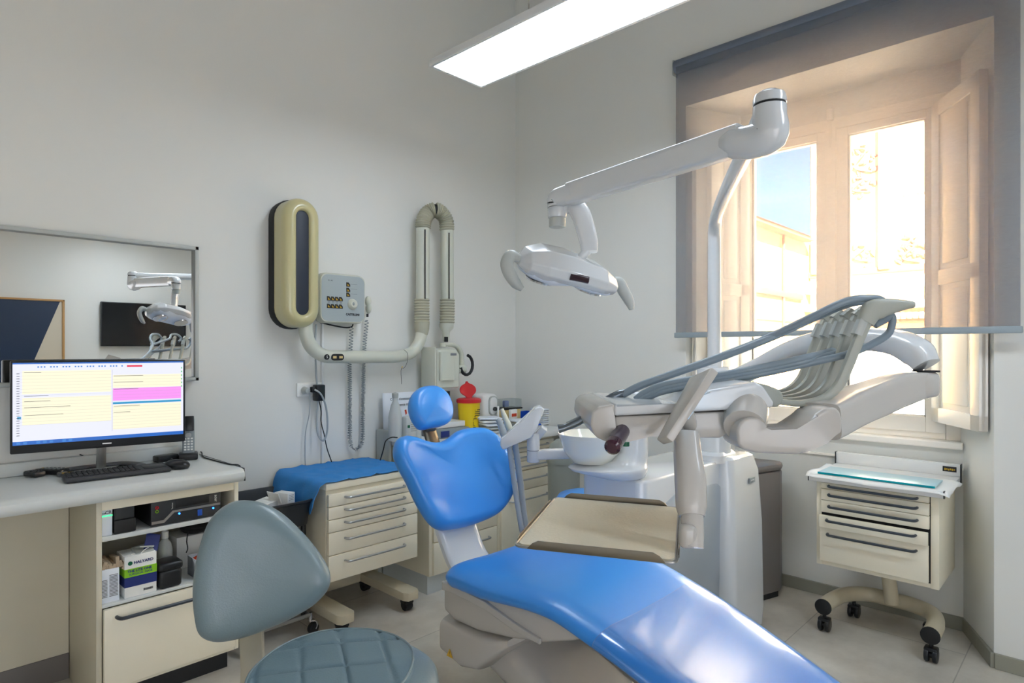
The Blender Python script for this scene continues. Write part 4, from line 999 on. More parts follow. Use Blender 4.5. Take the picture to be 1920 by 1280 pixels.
# ================= RIGHT DRAWER TROLLEY (front looks to -X)
t=thing('drawer_trolley','cream drawer trolley with dark bar handles under the window sill','drawer trolley',(3.10,.745,0),R(-90))
lw0,lw1=-.245,.235; bz0,bz1=.298,.690    # local x along wall, local y depth (0..0.38)
MB().bb((lw0,0,bz0),(lw1,.36,bz1),.003).build('body','beige_laminate',t,local=True)
MB().bb((lw0-.0,-.003,bz0),(lw0+.022,.001,bz1),.001).build('stile','beige_laminate',t,local=True)
MB().bb((lw1-.03,-.003,bz0),(lw1,.001,bz1),.001).build('stile','beige_laminate',t,local=True)
MB().bb((lw0+.022,-.002,bz0+.02),(lw1-.03,.004,bz1-.01)).build('recess','dark_gap',t,local=True)
zs=[.683,.655,.602,.545,.482,.325]
for k in range(5):
    yo=-.018-(.03 if k==3 else .018 if k==4 else 0.)
    d=MB().bb((lw0+.024,yo,zs[k+1]+.0012),(lw1-.033,yo+.018,zs[k]-.0012-(.006 if k==3 else 0)),.002).build('drawer','beige_laminate',t,local=True)
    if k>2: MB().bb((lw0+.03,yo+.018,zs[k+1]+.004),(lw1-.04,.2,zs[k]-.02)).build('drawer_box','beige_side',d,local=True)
    hz_=zs[k]-(.012 if k==0 else .024 if k<4 else .028)
    handle(lw0+.058,lw1-.075,hz_,yo,.026,.0058).build('handle','handle_dark',d,local=True)
MB().bb((lw0-.02,-.05,bz1),(lw1+.022,.365,bz1+.028),.002).build('top','satin_white',t,local=True)
MB().bb((lw0-.02,.35,bz1+.028),(lw1+.022,.375,bz1+.085),.002).build('upstand','satin_white',t,local=True)
for x in (lw0-.0215,lw1+.0235):
    MB().bb((x-.002,-.05,bz1-.001),(x+.002,-.03,bz1+.03)).build('edge_strip','black_plastic',t,local=True)
    MB().bb((x-.002,.345,bz1),(x+.002,.376,bz1+.086)).build('edge_strip','black_plastic',t,local=True)
MB().bb((lw1-.045,.3475,bz1+.048),(lw1+.008,.3505,bz1+.072),.001).build('name_plate','black_plastic',t,local=True)
b=MB()
for k in range(6): b.bb((lw1-.038+.007*k,.3462,bz1+.054+.002*(k%2)),(lw1-.033+.007*k,.3478,bz1+.064-.001*(k%3)))
b.build('yellow_lettering','label_yellow',t,local=True)
MB().tube([(0.02,.20,.125),(0.0,.19,.30)],.03,16).build('post','beige_metal',t,local=True)
pts=[(-.205,-.04,.115),(-.20,.08,.115),(-.17,.20,.115),(-.09,.27,.115),(.0,.275,.115),(.09,.27,.115),(.17,.22,.115),(.205,.10,.115),(.21,-.04,.115)]
MB().tube(pts,.034,20,sub=6).build('curved_base','beige_metal',t,local=True)
for x in (-.205,.21): MB().cyl((x,-.046,.115),(x,-.035,.115),.036,n=22,bev=.003).build('end_cap','black_rubber',t,local=True)
for x,y in ((-.205,-.02),(.21,-.02),(-.15,.235),(.16,.235)):
    b=MB(); b.cyl((x-.024,y,.030),(x-.006,y,.030),.030,n=20,bev=.005); b.cyl((x+.006,y,.030),(x+.024,y,.030),.030,n=20,bev=.005); b.cyl((x-.008,y,.03),(x+.008,y,.03),.014,n=12); b.box((x,y,.054),(.05,.044,.018),.007); b.cyl((x,y,.055),(x,y,.085),.008,n=10); b.build('caster','black_plastic',t,local=True)
t=thing('paper_liner','white paper sheet spread over the drawer trolley top','paper sheet',(3.10,.745,bz1+.03),R(-90))
bm=bmesh.new(); V=[]
for i in range(31):
    u=i/30; x=lw0-.03+(lw1-lw0+.075)*u; row=[]
    for j in range(13):
        v=j/12; y=-.065+.30*v+.012*math.sin(u*9)*(1 if v>.9 else .2); z=.0005+.0012*abs(math.sin(u*13+v*5))
        edge=max(0,-.05-y); z-=edge*.9
        if u>.95: z-=.010*(u-.95)/.05*(1+.6*math.sin(v*9))
        if u<.04: z+=.004*(1+math.sin(v*7))
        row.append(bm.verts.new((x,y,z)))
    V.append(row)
for i in range(30):
    for j in range(12): bm.faces.new((V[i][j],V[i+1][j],V[i+1][j+1],V[i][j+1]))
b=MB(); b.bm.free(); b.bm=bm; o=b.build('sheet','paper',t,local=True,sm=80); m=o.modifiers.new('s','SOLIDIFY'); m.thickness=.0006; m.offset=1
t=thing('glass_plate','long pale blue glass slab lying on the paper sheet','glass plate',(3.10,.745,bz1+.034),R(-90))
MB().bb((lw0+.015,-.035,.0),(lw1-.012,.145,.009),.0006).build('slab','glass_plate',t,local=True)
MB().bb((lw0+.0145,-.0356,.0004),(lw1-.0095,-.0335,.0088)).build('green_edge','glass_edge',t,local=True)
# ---- grey bin behind unit
t=thing('grey_cabinet_bin','dark grey rounded cabinet standing against the wall behind the dental unit','bin',(3.3,1.42,0))
b=MB(); pl=[(3.16,1.30),(3.34,1.245),(3.40,1.26),(3.42,1.30),(3.40,1.50),(3.15,1.52)]
b.prism(pl,.03,.66,.012); b.build('body','bin_grey',t)
MB().prism([(p[0]+(.004 if p[0]>3.2 else 0),p[1]-.003) for p in pl],.662,.70,.016).build('lid','bin_grey',t)
MB().prism([(3.17,1.31),(3.34,1.258),(3.41,1.30),(3.39,1.49),(3.16,1.51)],0,.03).build('plinth','black_plastic',t)
# ================= GREY OPERATOR STOOL (foreground)
t=thing('operator_stool','grey leather operator stool with a teardrop backrest in the foreground','stool',(.80,1.22,0))
sc=at(648,1275,1.36); sc.z=.0; SZ=.585
u_=Vector((sT,-cT,0)); v_=Vector((cT,sT,0))     # right / away from the viewer
def sl(r,d,z): return Vector((0,0,z))+u_*r+v_*d
# seat pad (outline in r,d about the seat centre)
so=[(-.20,-.03),(-.17,.11),(-.09,.185),(.03,.20),(.12,.165),(.185,.09),(.20,-.02),(.17,-.12),(.09,-.19),(-.06,-.19),(-.16,-.13)]
cen=Vector((sc.x,sc.y,0))
M=frame((cen.x,cen.y,SZ-.028),u_,v_)
MB().pad(so,.07,.04,M,dome=.012,nr=5,sub=5).build('seat','grey_leather',t,sm=60)
# quilted cover
M=frame((cen.x,cen.y,SZ+.0195),u_,v_)
qo=[(p[0]*.86-.028,p[1]*.93+.002) for p in so]
def quilt(u,v):
    a=(u*.94+v*.34)/.092; c=(-u*.20+v*.98)/.115
    q=min(abs(a-round(a)),abs(c-round(c)))
    return -.0060*math.exp(-(q/.045)**2)
b=MB(); P,_=smooth([Vector((p[0],p[1],0)) for p in qo],[0]*len(qo),8,True); rs=[]
for f,w in [(1.0,-.020),(1.012,-.010),(1.005,-.002),(.985,.002)]+[(1-.0165*k,.003) for k in range(2,60)]:
    rs.append([M@Vector((p.x*f,p.y*f,w+(quilt(p.x*f,p.y*f) if w>.0025 else 0)+.006*(1-f*f))) for p in P])
b.rings(rs,(0,1)); b.build('quilted_cover','grey_quilt',t,sm=60)
b=MB(); b.tube([M@Vector((p.x*.99,p.y*.99,.0025)) for p in P[::2]],.0028,6,closed=True); b.build('piping','grey_leather',t)
# backrest
bo=at(487,1068,1.56)
wdir=(u_*.30-v_*.95).normalized()                  # pad faces the seat / viewer
ud=(u_*.95+v_*.30).normalized()
vd=Vector((0,0,1))*.985+v_*.17
M=frame(tuple(bo),ud,vd)
o_=onplane([(364,1150),(362,1090),(374,1020),(397,965),(435,937),(480,936),(520,952),(560,985),(600,1030),(621,1068),(620,1095),(600,1124),(560,1153),(510,1178),(450,1199),(400,1203),(374,1188)],M,.975)
def bendb(u,v): return .9*(u*u)-.4*0
MB().pad(o_,.085,.050,M,dome=.006,nr=6,sub=6,bend=lambda u,v:1.1*u*u).build('backrest','grey_leather',t,sm=60)
b=MB(); p0=M@Vector((-.02,-.13,-.03)); 
b.tube([at(470,1110,1.63),at(472,1180,1.62),at(474,1250,1.60),at(478,1310,1.56),Vector((cen.x,cen.y,0))+sl(-.12,.10,SZ-.10),Vector((cen.x,cen.y,0))+sl(-.04,.02,SZ-.082)],[(.030,.010,5)]*4+[(.032,.010,4)]*2,16,sub=5,up=tuple(-v_)); b.build('back_bracket','bracket' if 'bracket' in MATS else mat('bracket',(168,162,144),.45),t)
b=MB(); b.cyl((cen.x,cen.y,.10),(cen.x,cen.y,SZ-.06),.026,n=20); b.cyl((cen.x,cen.y,SZ-.09),(cen.x,cen.y,SZ-.06),.09,n=24); b.build('gas_column','brushed_steel',t)
for k in range(5):
    a=R(72*k+20); e=Vector((cen.x+.25*math.cos(a),cen.y+.25*math.sin(a),.075))
    l=MB().tube([(cen.x,cen.y,.11),e],[(.022,.014,3),(.018,.011,3)],10).build('leg','brushed_steel',t)
    MB().cyl((e.x-.015,e.y,.028),(e.x+.015,e.y,.028),.028,n=16,bev=.003).cyl((e.x,e.y,.03),(e.x,e.y,.08),.006,n=8).build('caster','black_rubber',l)
# ================= BLUE ASSISTANT STOOL
q=at(1112,925,3.0)
t=thing('assistant_stool','round blue stool behind the dental unit, mostly hidden','stool',(q.x,q.y,0))
MB().lathe([(0,.535),(.15,.535),(.175,.55),(.18,.575),(.165,.597),(.10,.606),(0,.608)],(q.x,q.y,0),36).build('seat','blue_vinyl',t,sm=60)
MB().cyl((q.x,q.y,.1),(q.x,q.y,.54),.025,n=16).build('gas_column','chrome',t)
for k in range(5):
    a=R(72*k+50); e=Vector((q.x+.24*math.cos(a),q.y+.24*math.sin(a),.075))
    l=MB().tube([(q.x,q.y,.11),e],[.018,.013],10).build('leg','chrome',t)
    MB().cyl((e.x-.015,e.y,.028),(e.x+.015,e.y,.028),.028,n=16,bev=.003).cyl((e.x,e.y,.03),(e.x,e.y,.08),.006,n=8).build('caster','black_rubber',l)
# ================= DENTAL CHAIR (lies along -Y)
CX=1.64
t=thing('dental_chair','blue upholstered reclining dental chair on a white base in the middle of the room','dental chair',(CX,1.3,0))
# seat + leg rest: loft of sections along Y
prof=[ # y, z_top, half width, thickness
(1.640,.520,.215,.030),(1.628,.556,.262,.085),(1.600,.578,.280,.108),(1.54,.588,.288,.112),(1.45,.585,.292,.105),(1.35,.588,.293,.095),(1.25,.592,.292,.088),(1.14,.586,.290,.082),(1.02,.556,.288,.080),(.90,.520,.284,.078),(.78,.478,.278,.076),(.62,.418,.268,.075),(.45,.352,.255,.075),(.28,.285,.24,.074),(.12,.222,.222,.07),(.02,.185,.20,.066),(-.03,.165,.165,.05),(-.045,.148,.11,.02)]
pts=[Vector((p[0],p[1],0)) for p in prof]; aux=[(p[2],p[3]) for p in prof]
PS,PA=smooth(pts,aux,5)
def chair_ring(y,z,hw,th,slope,g=0.,n=44,cx=CX):
    ring=[]; nz=Vector((0,-slope,1)).normalized(); nz=Vector((0,-slope,1)).normalized()
    for j in range(n):
        a=2*math.pi*(j+.5)/n; ca,sa=math.cos(a),math.sin(a)
        ex=3.6; x=math.copysign(abs(ca)**(2/ex),ca)*(hw+g); 
        w=math.copysign(abs(sa)**(2/2.4),sa)*(th/2+g)
        dish=-.016*max(0,1-(x/(hw*.8))**2) if sa>0 else 0
        ring.append(Vector((cx+x,y,z-th/2))+nz*(w+dish))
    return ring
rs=[]
for i in range(len(PS)):
    a=PS[max(i-1,0)]; c=PS[min(i+1,len(PS)-1)]; s=(c.y-a.y)/((c.x-a.x) or 1e-6); s=max(-.9,min(.9,s))
    rs.append(chair_ring(PS[i].x,PS[i].y,PA[i][0],PA[i][1],s))
MB().rings(rs).build('seat_cushion','blue_vinyl',t,sm=60)
# transparent foot cover
rs=[]
for i in range(len(PS)):
    if PS[i].x>1.018 or PS[i].x<-.0: continue
    a=PS[max(i-1,0)]; c=PS[min(i+1,len(PS)-1)]; s=(c.y-a.y)/((c.x-a.x) or 1e-6)
    rs.append(chair_ring(PS[i].x,PS[i].y,PA[i][0],PA[i][1],s,g=.0035)[:23] if False else chair_ring(PS[i].x,PS[i].y,PA[i][0],PA[i][1],s,g=.0035))
fc=thing('foot_cover','clear plastic cover stretched over the leg end of the blue chair','plastic cover',(CX,1.0,.55))
b=MB(); b.rings(rs,(0,0)); b.build('film','clear_film',fc,sm=60)
b=MB(); b.tube([v for v in rs[0]],.0014,5,closed=True); b.build('hem','clear_film',fc)
# backrest (heart shaped) and headrest
M=frame((CX-.03,1.865,.765),(1,0,0),(0,.37,.93))
ho=onplane([(728,850),(735,827),(750,818),(771,819),(795,826),(820,828),(839,820),(858,806),(882,802),(902,805),(920,820),(930,839),(939,858),(949,886),(953,911),(946,942),(930,966),(894,984),(850,995),(823,997),(803,985),(775,947),(755,908),(736,877)],M,.975)
MB().pad(ho,.085,.038,M,dome=-.012,nr=6,sub=5,bend=lambda u,v:.55*u*u-.1*v*v).build('backrest','blue_vinyl',t,sm=60)
M=frame((CX-.035,2.0,1.055),(1,0,0),(0,.42,.90))
he=onplane([(766,762),(770,743),(782,729),(797,724),(815,725),(832,737),(842,755),(846,775),(842,791),(829,799),(809,803),(790,806),(781,799),(771,783)],M,.985)
MB().pad(he,.075,.032,M,dome=.012,nr=6,sub=5,bend=lambda u,v:.5*u*u).build('headrest','blue_vinyl',t,sm=60)
b=MB(); b.tube([(CX-.03,2.03,1.02),(CX-.03,2.0,.95),(CX-.03,1.96,.87)],[(.032,.008,4)]*3,12,up=(0,-1,0)); b.box((CX-.03,2.01,.975),(.05,.03,.02),.004); b.build('headrest_bracket','dark_steel',t)
b=MB(); b.tube([(CX-.03,1.915,.80),(CX-.03,1.88,.68),(CX-.03,1.83,.58),(CX-.035,1.77,.50),(CX-.03,1.70,.45),(CX,1.62,.42)],[(.10,.018,4)]+[(.098,.020,4)]*5,20,sub=5,up=(0,-1,.3)); b.build('back_support','white_plastic',t)
# white shells under the seat
def shell(name,secs,m='warm_white_plastic',n=44,ex=6.):
    rs=[]
    for (y,x0,x1,z0,z1) in secs:
        r=[]
        for j in range(n):
            a=2*math.pi*(j+.5)/n; ca,sa=math.cos(a),math.sin(a)
            r.append(Vector(((x0+x1)/2+math.copysign(abs(ca)**(2/ex),ca)*(x1-x0)/2,y,(z0+z1)/2+math.copysign(abs(sa)**(2/ex),sa)*(z1-z0)/2)))
        rs.append(r)
    return MB().rings(rs).build(name,m,t,sm=40)
shell('seat_shell',[(1.69,1.46,1.80,.42,.47),(1.675,1.41,1.86,.37,.50),(1.62,1.40,1.87,.355,.515),(1.50,1.395,1.88,.36,.52),(1.35,1.395,1.88,.385,.525),(1.22,1.40,1.88,.415,.525),(1.12,1.42,1.86,.45,.515),(1.06,1.44,1.84,.48,.505)])
shell('seat_rib',[(1.66,1.385,1.40,.47,.50),(1.60,1.383,1.40,.475,.50),(1.45,1.383,1.40,.465,.49),(1.32,1.385,1.40,.435,.46),(1.22,1.39,1.40,.425,.44)])
shell('rear_housing',[(1.70,1.42,1.85,.26,.36),(1.69,1.40,1.87,.235,.365),(1.58,1.39,1.88,.215,.368),(1.50,1.39,1.88,.235,.37),(1.42,1.40,1.86,.31,.375),(1.38,1.42,1.84,.35,.375)])
text('!',.02,(1.3895,1.625,.262),(0,-1,0),(0,0,1),'ink',t,name='warning_mark')
MB().prism([(-.016,-.012),(.016,-.012),(0,.016)],0,.001,M=frame((1.3905,1.625,.262),(0,-1,0),(0,0,1))).build('warning_triangle','label_yellow',t)
b=MB(); b.tube([(CX,1.60,.30),(CX,1.42,.23),(CX,1.20,.15),(CX,1.0,.09),(CX,.85,.075)],[(.165,.075,4)]*2+[(.16,.07,4)]*3,24,sub=4,up=(0,0,1)); b.build('lift_arm','warm_white_plastic',t)
b=MB(); b.prism(rrect(.52,1.0,.12,6,CX,1.12),.0,.055,.02); b.build('base_plate','warm_white_plastic',t)
b=MB(); b.tube([(1.75,1.18,.44),(1.80,1.06,.36),(1.80,1.0,.26),(1.78,1.02,.14),(1.76,1.12,.06)],.011,10,sub=5); b.build('supply_hose','xray_white',t)
# ================= DENTAL UNIT
t=thing('dental_unit','white dental unit cabinet with a grey door, cuspidor and tall column behind the chair','dental unit',(2.3,1.3,0))
MBX=lambda a,c,bv,nm,m,p=t,**k: MB().bb(a,c,bv).build(nm,m,p,**k)
b=MB(); b.prism([(1.985,1.26),(2.01,1.236),(2.70,1.236),(2.72,1.30),(2.72,1.52),(2.0,1.52),(1.985,1.50)],.48,.812,.02,seg=3); b.build('upper_body','white_plastic',t)
b=MB(); b.prism([(2.02,1.256),(2.66,1.256),(2.66,1.50),(2.02,1.50)],.03,.50,.02); b.build('lower_body','warm_white_plastic',t)
MP=Matrix(((1,0,0,0),(0,0,1,0),(0,1,0,0),(0,0,0,1)))
dd=MB().prism([(2.015,.17),(2.585,.17),(2.60,.55),(2.60,.70),(2.575,.715),(2.24,.735),(2.015,.665)],1.226,1.25,.006,M=MP).build('door','door_grey',t)
MB().bb((2.40,1.222,.60),(2.45,1.228,.66),.002).build('door_label','light_blue_screen' if False else 'hose_light',dd)
# column block
def cr(w,h,r,z,cx,cy): return [Vector((p[0],p[1],z)) for p in rrect(w,h,r,6,cx,cy)]
b=MB(); b.rings([cr(.36,.30,.05,.02,2.77,1.32),cr(.37,.31,.05,.10,2.77,1.32),cr(.36,.30,.05,.50,2.77,1.32),cr(.33,.28,.05,.74,2.765,1.32),cr(.28,.25,.05,.812,2.75,1.315),cr(.24,.22,.05,.824,2.74,1.31)]); b.build('column_base','white_plastic',t,sm=30)
b=MB(); b.rings([cr(.20,.17,.05,.80,2.665,1.30),cr(.20,.17,.05,.832,2.665,1.30),cr(.17,.15,.05,.846,2.665,1.30)]); b.build('column_cap','white_plastic',t,sm=30)
MB().box((2.80,1.172,.705),(.06,.004,.024),.0,(0,0,0)).build('name_plate','mid_grey_plastic',t)
text('CASTELLINI',.007,(2.80,1.169,.705),(1,0,0),(0,0,1),'paper',t)
b=MB()
for k in range(8): b.tube([(2.945,1.22,.62-.016*k),(2.945,1.40,.62-.016*k)],.004,6)
b.build('vents','light_grey_plastic',t)
PX,PY=2.66,1.285
b=MB(); b.cyl((PX,PY,.84),(PX,PY,1.22),.070,n=36); b.build('lower_column','white_plastic',t)
# cuspidor
b=MB(); cb=at(1180,878,2.38); 
q1,q2=at(1185,852,2.40),at(1110,855,2.40)
def ell(c,rx,ry,z,n=36,ax=u_,ay=v_): return [Vector((c.x,c.y,z))+ax*(rx*math.cos(2*math.pi*k/n))+ay*(ry*math.sin(2*math.pi*k/n)) for k in range(n)]
za=.832; b=MB()
mid=at(1152,880,2.38)
b.rings([ell(at(1165,880,2.38),.08,.07,.811),ell(at(1160,880,2.38),.10,.085,.818),ell(at(1142,875,2.38),.148,.110,.840),ell(at(1140,870,2.38),.152,.112,.850),ell(at(1142,865,2.38),.148,.108,.856),ell(at(1160,865,2.38),.11,.08,.862),ell(at(1180,855,2.38),.068,.062,.880),ell(at(1188,850,2.38),.054,.054,.91),ell(at(1190,840,2.38),.049,.049,.985),ell(at(1190,840,2.38),.046,.046,1.0),ell(at(1190,840,2.38),.03,.03,1.008)]); b.build('cuspidor_body','white_plastic',t,sm=50)
bc2=at(1109,840,2.40); bz=.885
b=MB(); b.rings([ell(bc2,.03,.03,bz-.025),ell(bc2,.075,.075,bz-.018),ell(bc2,.105,.105,bz+.02),ell(bc2,.128,.128,bz+.085),ell(bc2,.130,.130,bz+.092),ell(bc2,.126,.126,bz+.092),ell(bc2,.100,.100,bz+.022),ell(bc2,.06,.06,bz-.008),ell(bc2,.01,.01,bz-.012)]); b.build('spittoon_bowl','bowl_glass',t,sm=60)
b=MB(); b.cyl(at(1173,836,2.30),at(1173,828,2.30),.014,n=14); b.build('green_cap','green_plastic',t)
b=MB(); b.tube([at(1172,806,2.32),at(1165,800,2.34),at(1150,804,2.36),at(1148,812,2.37)],.006,8,sub=4); b.build('cup_filler','chrome',t)
# ---- operating lamp and its arms
t=thing('operating_lamp','white operating lamp with two curved handles on a long jointed arm from the column','operating lamp',(PX,PY,1.26))
EL=Vector((1.452,.570,1.80))
pz=1.835
pb=[Vector((PX,PY,1.20)),Vector((PX,PY,1.5)),Vector((PX,PY,1.76)),Vector((PX-.012,PY-.006,1.82)),Vector((PX-.06,PY-.035,1.868)),Vector((PX-.15,PY-.09,1.885)),Vector((PX-.55,PY-.32,1.875)),Vector((EL.x+.14,EL.y+.085,1.862)),Vector((EL.x+.02,EL.y+.012,1.862))]
P_,_=smooth(pb,[0]*len(pb),6)
MB().tube(P_,[.030-.006*k_/len(P_) for k_ in range(len(P_))],24).build('mast','white_plastic',t)
MB().cyl((PX,PY,1.21),(PX,PY,1.26),.036,n=24,bev=.004).build('mast_collar','white_plastic',t)
# shoulder joint
def az(px,py,d): return at(px,py,d)
dE=(EL.x*cT+EL.y*sT)
ea=at(1443,205,dE)
b=MB(); c=Vector((ea.x,ea.y,0)); zt_=at(1443,170,dE).z; zm=at(1443,197,dE).z; zl=at(1443,240,dE).z
b.lathe([(0,zt_),(.022,zt_-.002),(.034,zt_-.010),(.037,zt_-.02),(.037,zm+.002),(.034,zm+.001)],(c.x,c.y,0),28); b.build('shoulder_cap','white_plastic',t)
a1=at(1045,372,1.985); 
dirv=(a1-Vector((c.x,c.y,zl+.005))); 
st=Vector((c.x,c.y,zl-.005)); dn=(a1-st).normalized()
b=MB(); b.tube([Vector((c.x,c.y,zm-.004)),Vector((c.x,c.y,(zm+zl)/2)),st+dn*.0-Vector((0,0,.012)),st+dn*.045-Vector((0,0,.014)),st+dn*.09-Vector((0,0,.004)),st+dn*.115],[.037,.038,.041,.040,.037,.028],24,sub=5); b.build('shoulder_joint','white_plastic',t)
MB().cyl((c.x,c.y,zm-.002),(c.x,c.y,zm+.002),.0355,n=28).build('joint_ring','black_rubber',t)
# spring arm
s0=st+dn*.07; s1=a1-dn*.06; 
MB().tube([s0,s0.lerp(s1,.5),s1],[(.026,.036,6),(.0255,.035,6),(.025,.034,6)],20,up=(0,0,1)).build('spring_arm','white_plastic',t)
k=a1
b=MB(); b.tube([s1-dn*.02,s1+dn*.03,a1+Vector((0,0,-.004)),a1+Vector((.0,.0,-.035))],[(.026,.030,3.5),(.028,.031,3),(.031,.031,2.4),(.031,.031,2)],22,sub=5,up=(0,.1,1)); b.build('elbow_joint','white_plastic',t)
kz=at(1054,398,1.985); 
MB().cyl(a1+Vector((0,0,-.03)),a1+Vector((0,0,-.062)),.030,n=24,bev=.002).build('knuckle','white_plastic',t)
MB().cyl(a1+Vector((0,0,-.062)),a1+Vector((0,0,-.092)),.0265,n=24,bev=.003).build('knuckle_cap','light_grey_plastic',t)
# yoke down to head
ax=Vector((.303,-.135,-.05)).normalized(); LC=Vector((1.512,1.205,1.540))
yk=[at(1058,385,1.985),at(1075,386,1.97),at(1088,400,1.95),at(1098,430,1.935),at(1104,455,1.93),at(1105,472,1.925)]
MB().tube(yk,[(.024,.020,3.5),(.028,.022,3.5),(.030,.021,3.5),(.030,.020,3.5),(.028,.019,3.5),(.025,.015,3.5)],20,sub=5,up=tuple(-v_)).build('yoke','white_plastic',t)
MB().tube([at(1101,470,1.925),at(1090,482,1.925),at(1083,492,1.93)],[.016,.013,.011],12,sub=3).build('neck','white_plastic',t)
nrm=Vector((.10,.42,-.90)); nrm=(nrm-ax*nrm.dot(ax)).normalized(); wd=ax.cross(nrm).normalized()
def lsec(s_,w,zt,zb,off=0.,n=28,w0=0.):
    c=LC+ax*s_; pl=[(-.55*w,zt),(.5*w,zt),(w,.35*zt),(w,-.3*zb),(.75*w,-zb),(-.75*w,-zb),(-w,-.3*zb),(-w,.35*zt)]
    return [c+wd*(x+w0)-nrm*(h+off) for x,h in pl]
b=MB(); b.rings([lsec(-.172,.022,.010,.012,.0),lsec(-.150,.060,.040,.024,.0),lsec(-.10,.086,.058,.028,.0),lsec(-.02,.094,.058,.026,.0),lsec(.03,.094,.050,.026,.0),lsec(.10,.086,.044,.028,-.004),lsec(.150,.060,.026,.024,-.010),lsec(.172,.022,.010,.012,-.014)])
head=b.build('lamp_head','white_plastic',t,sm=20); mb_=head.modifiers.new('bevel','BEVEL'); mb_.width=.007; mb_.segments=3; mb_.limit_method='ANGLE'; mb_.angle_limit=R(12)
def lsec2(s_,hw,zt,zb,off=0.,n=28):
    r=[]; c=LC+ax*s_
    for j in range(n):
        a=2*math.pi*(j+.5)/n; ca_,sa_=math.cos(a),math.sin(a)
        x=math.copysign(abs(ca_)**(2/2.6),ca_)*hw; h=math.copysign(abs(sa_)**(2/2.2),sa_); h=h*(zt if h>0 else zb)
        r.append(c+wd*x-nrm*(h+off))
    return r
b=MB(); b.rings([lsec2(-.158,.04,.01,.028,.0),lsec2(-.13,.064,.01,.038,-.002),lsec2(-.07,.076,.01,.046,-.006),lsec2(0,.078,.01,.034,-.002),lsec2(.07,.076,.01,.046,-.002),lsec2(.13,.064,.01,.038,-.010),lsec2(.158,.04,.01,.028,-.014)]); b.build('lens_cover','paper_blueish',head,sm=60)
for s in (-.085,.085):
    b=MB(); c_=LC+ax*s+nrm*.045; b.cyl(c_-nrm*.002,c_+nrm*.003,.045,n=28); b.build('reflector','chrome',head)
q=at(1085,520,1.865); b=MB(); b.tube([at(1068,518,1.835),at(1085,521,1.843),at(1102,525,1.855)],[(.009,.011,4)]*3,14,up=(0,0,1)); b.build('red_window','red_lens',head)
def hdl(pts,rads): return MB().tube(pts,rads,16,sub=6,up=tuple(-v_))
for pts in ([at(972,484,1.845),at(958,480,1.83),at(950,494,1.82),at(955,512,1.82),at(968,532,1.825),at(979,542,1.83)],[at(1150,526,1.985),at(1160,530,1.99),at(1170,547,1.99),at(1180,566,1.985),at(1184,580,1.98)]):
    n_=len(pts); hdl(pts,[(.013,.014)]+[(.019,.013)]*(n_-3)+[(.016,.012),(.008,.006)]).build('handle','light_grey_plastic',t,sm=60)
# ---- suction (assistant) arm
t=thing('suction_stand','white swivel arm with an angled holder for two grey suction handpieces','suction stand',tuple(at(1003,862,2.520)))
b=MB(); b.tube([at(1003,852,2.520),at(1060,850,2.56),at(1092,850,2.56),at(1125,856,2.50)],[(.022,.021,5)]*4,16,sub=4,up=(0,0,1)); b.build('horizontal_arm','white_plastic',t)
MB().cyl(at(1000,866,2.520),at(1000,812,2.520),.026,n=24,bev=.004).build('pivot','white_plastic',t)
MB().cyl(at(1000,844,2.520),at(1000,843,2.520),.0265,n=24).build('pivot_ring','grey_ink',t)
b=MB(); mm_=Matrix(((u_.x,0,v_.x,0),(u_.y,0,v_.y,0),(0,1,0,0),(0,0,0,1))); b.prism([(q_.dot(u_),q_.z) for q_ in [at(x_,y_,2.49) for x_,y_ in ((939,818),(973,795),(1003,763),(1012,760),(1020,765),(1006,800),(996,818),(974,826),(943,840),(938,832))]],2.44,2.54,.006,M=mm_,seg=3); b.box(at(1014,810,2.520),(.028,.03,.05),.003,(R(20),R(35),R(-40))); b.build('holder','white_plastic',t)
t=thing('suction_handpiece','longer grey suction handpiece standing at the right of the holder','suction handpiece',tuple(at(960,830,2.520)),group='suction handpieces in the holder')
b=MB(); b.tube([at(941,766,2.520),at(945,778,2.520),at(951,792,2.520),at(960,815,2.520)],[.007,.010,.0135,.014],14,sub=3); b.build('body','xray_white',t); 
b=MB(); b.tube([at(965,828,2.520),at(970,860,2.540),at(976,905,2.570),at(981,950,2.570),at(988,1000,2.56),at(1004,1040,2.56),at(1040,1066,2.5),Vector((2.03,1.45,.40))],.0125,12,sub=5); b.build('hose','hose_light',t)
t=thing('suction_handpiece','shorter grey suction handpiece at the left of the holder','suction handpiece',tuple(at(948,830,2.480)),group='suction handpieces in the holder')
b=MB(); b.tube([at(932,786,2.480),at(936,790,2.480),at(944,812,2.480),at(948,822,2.480)],[.008,.012,.0145,.014],14,sub=3); b.build('body','hose_light',t)
b=MB(); b.tube([at(954,832,2.480),at(958,860,2.500),at(964,905,2.520),at(971,950,2.520),at(980,1000,2.52),at(998,1048,2.54),at(1036,1080,2.5),Vector((2.03,1.45,.34))],.0105,12,sub=5); b.build('hose','hose_light',t)
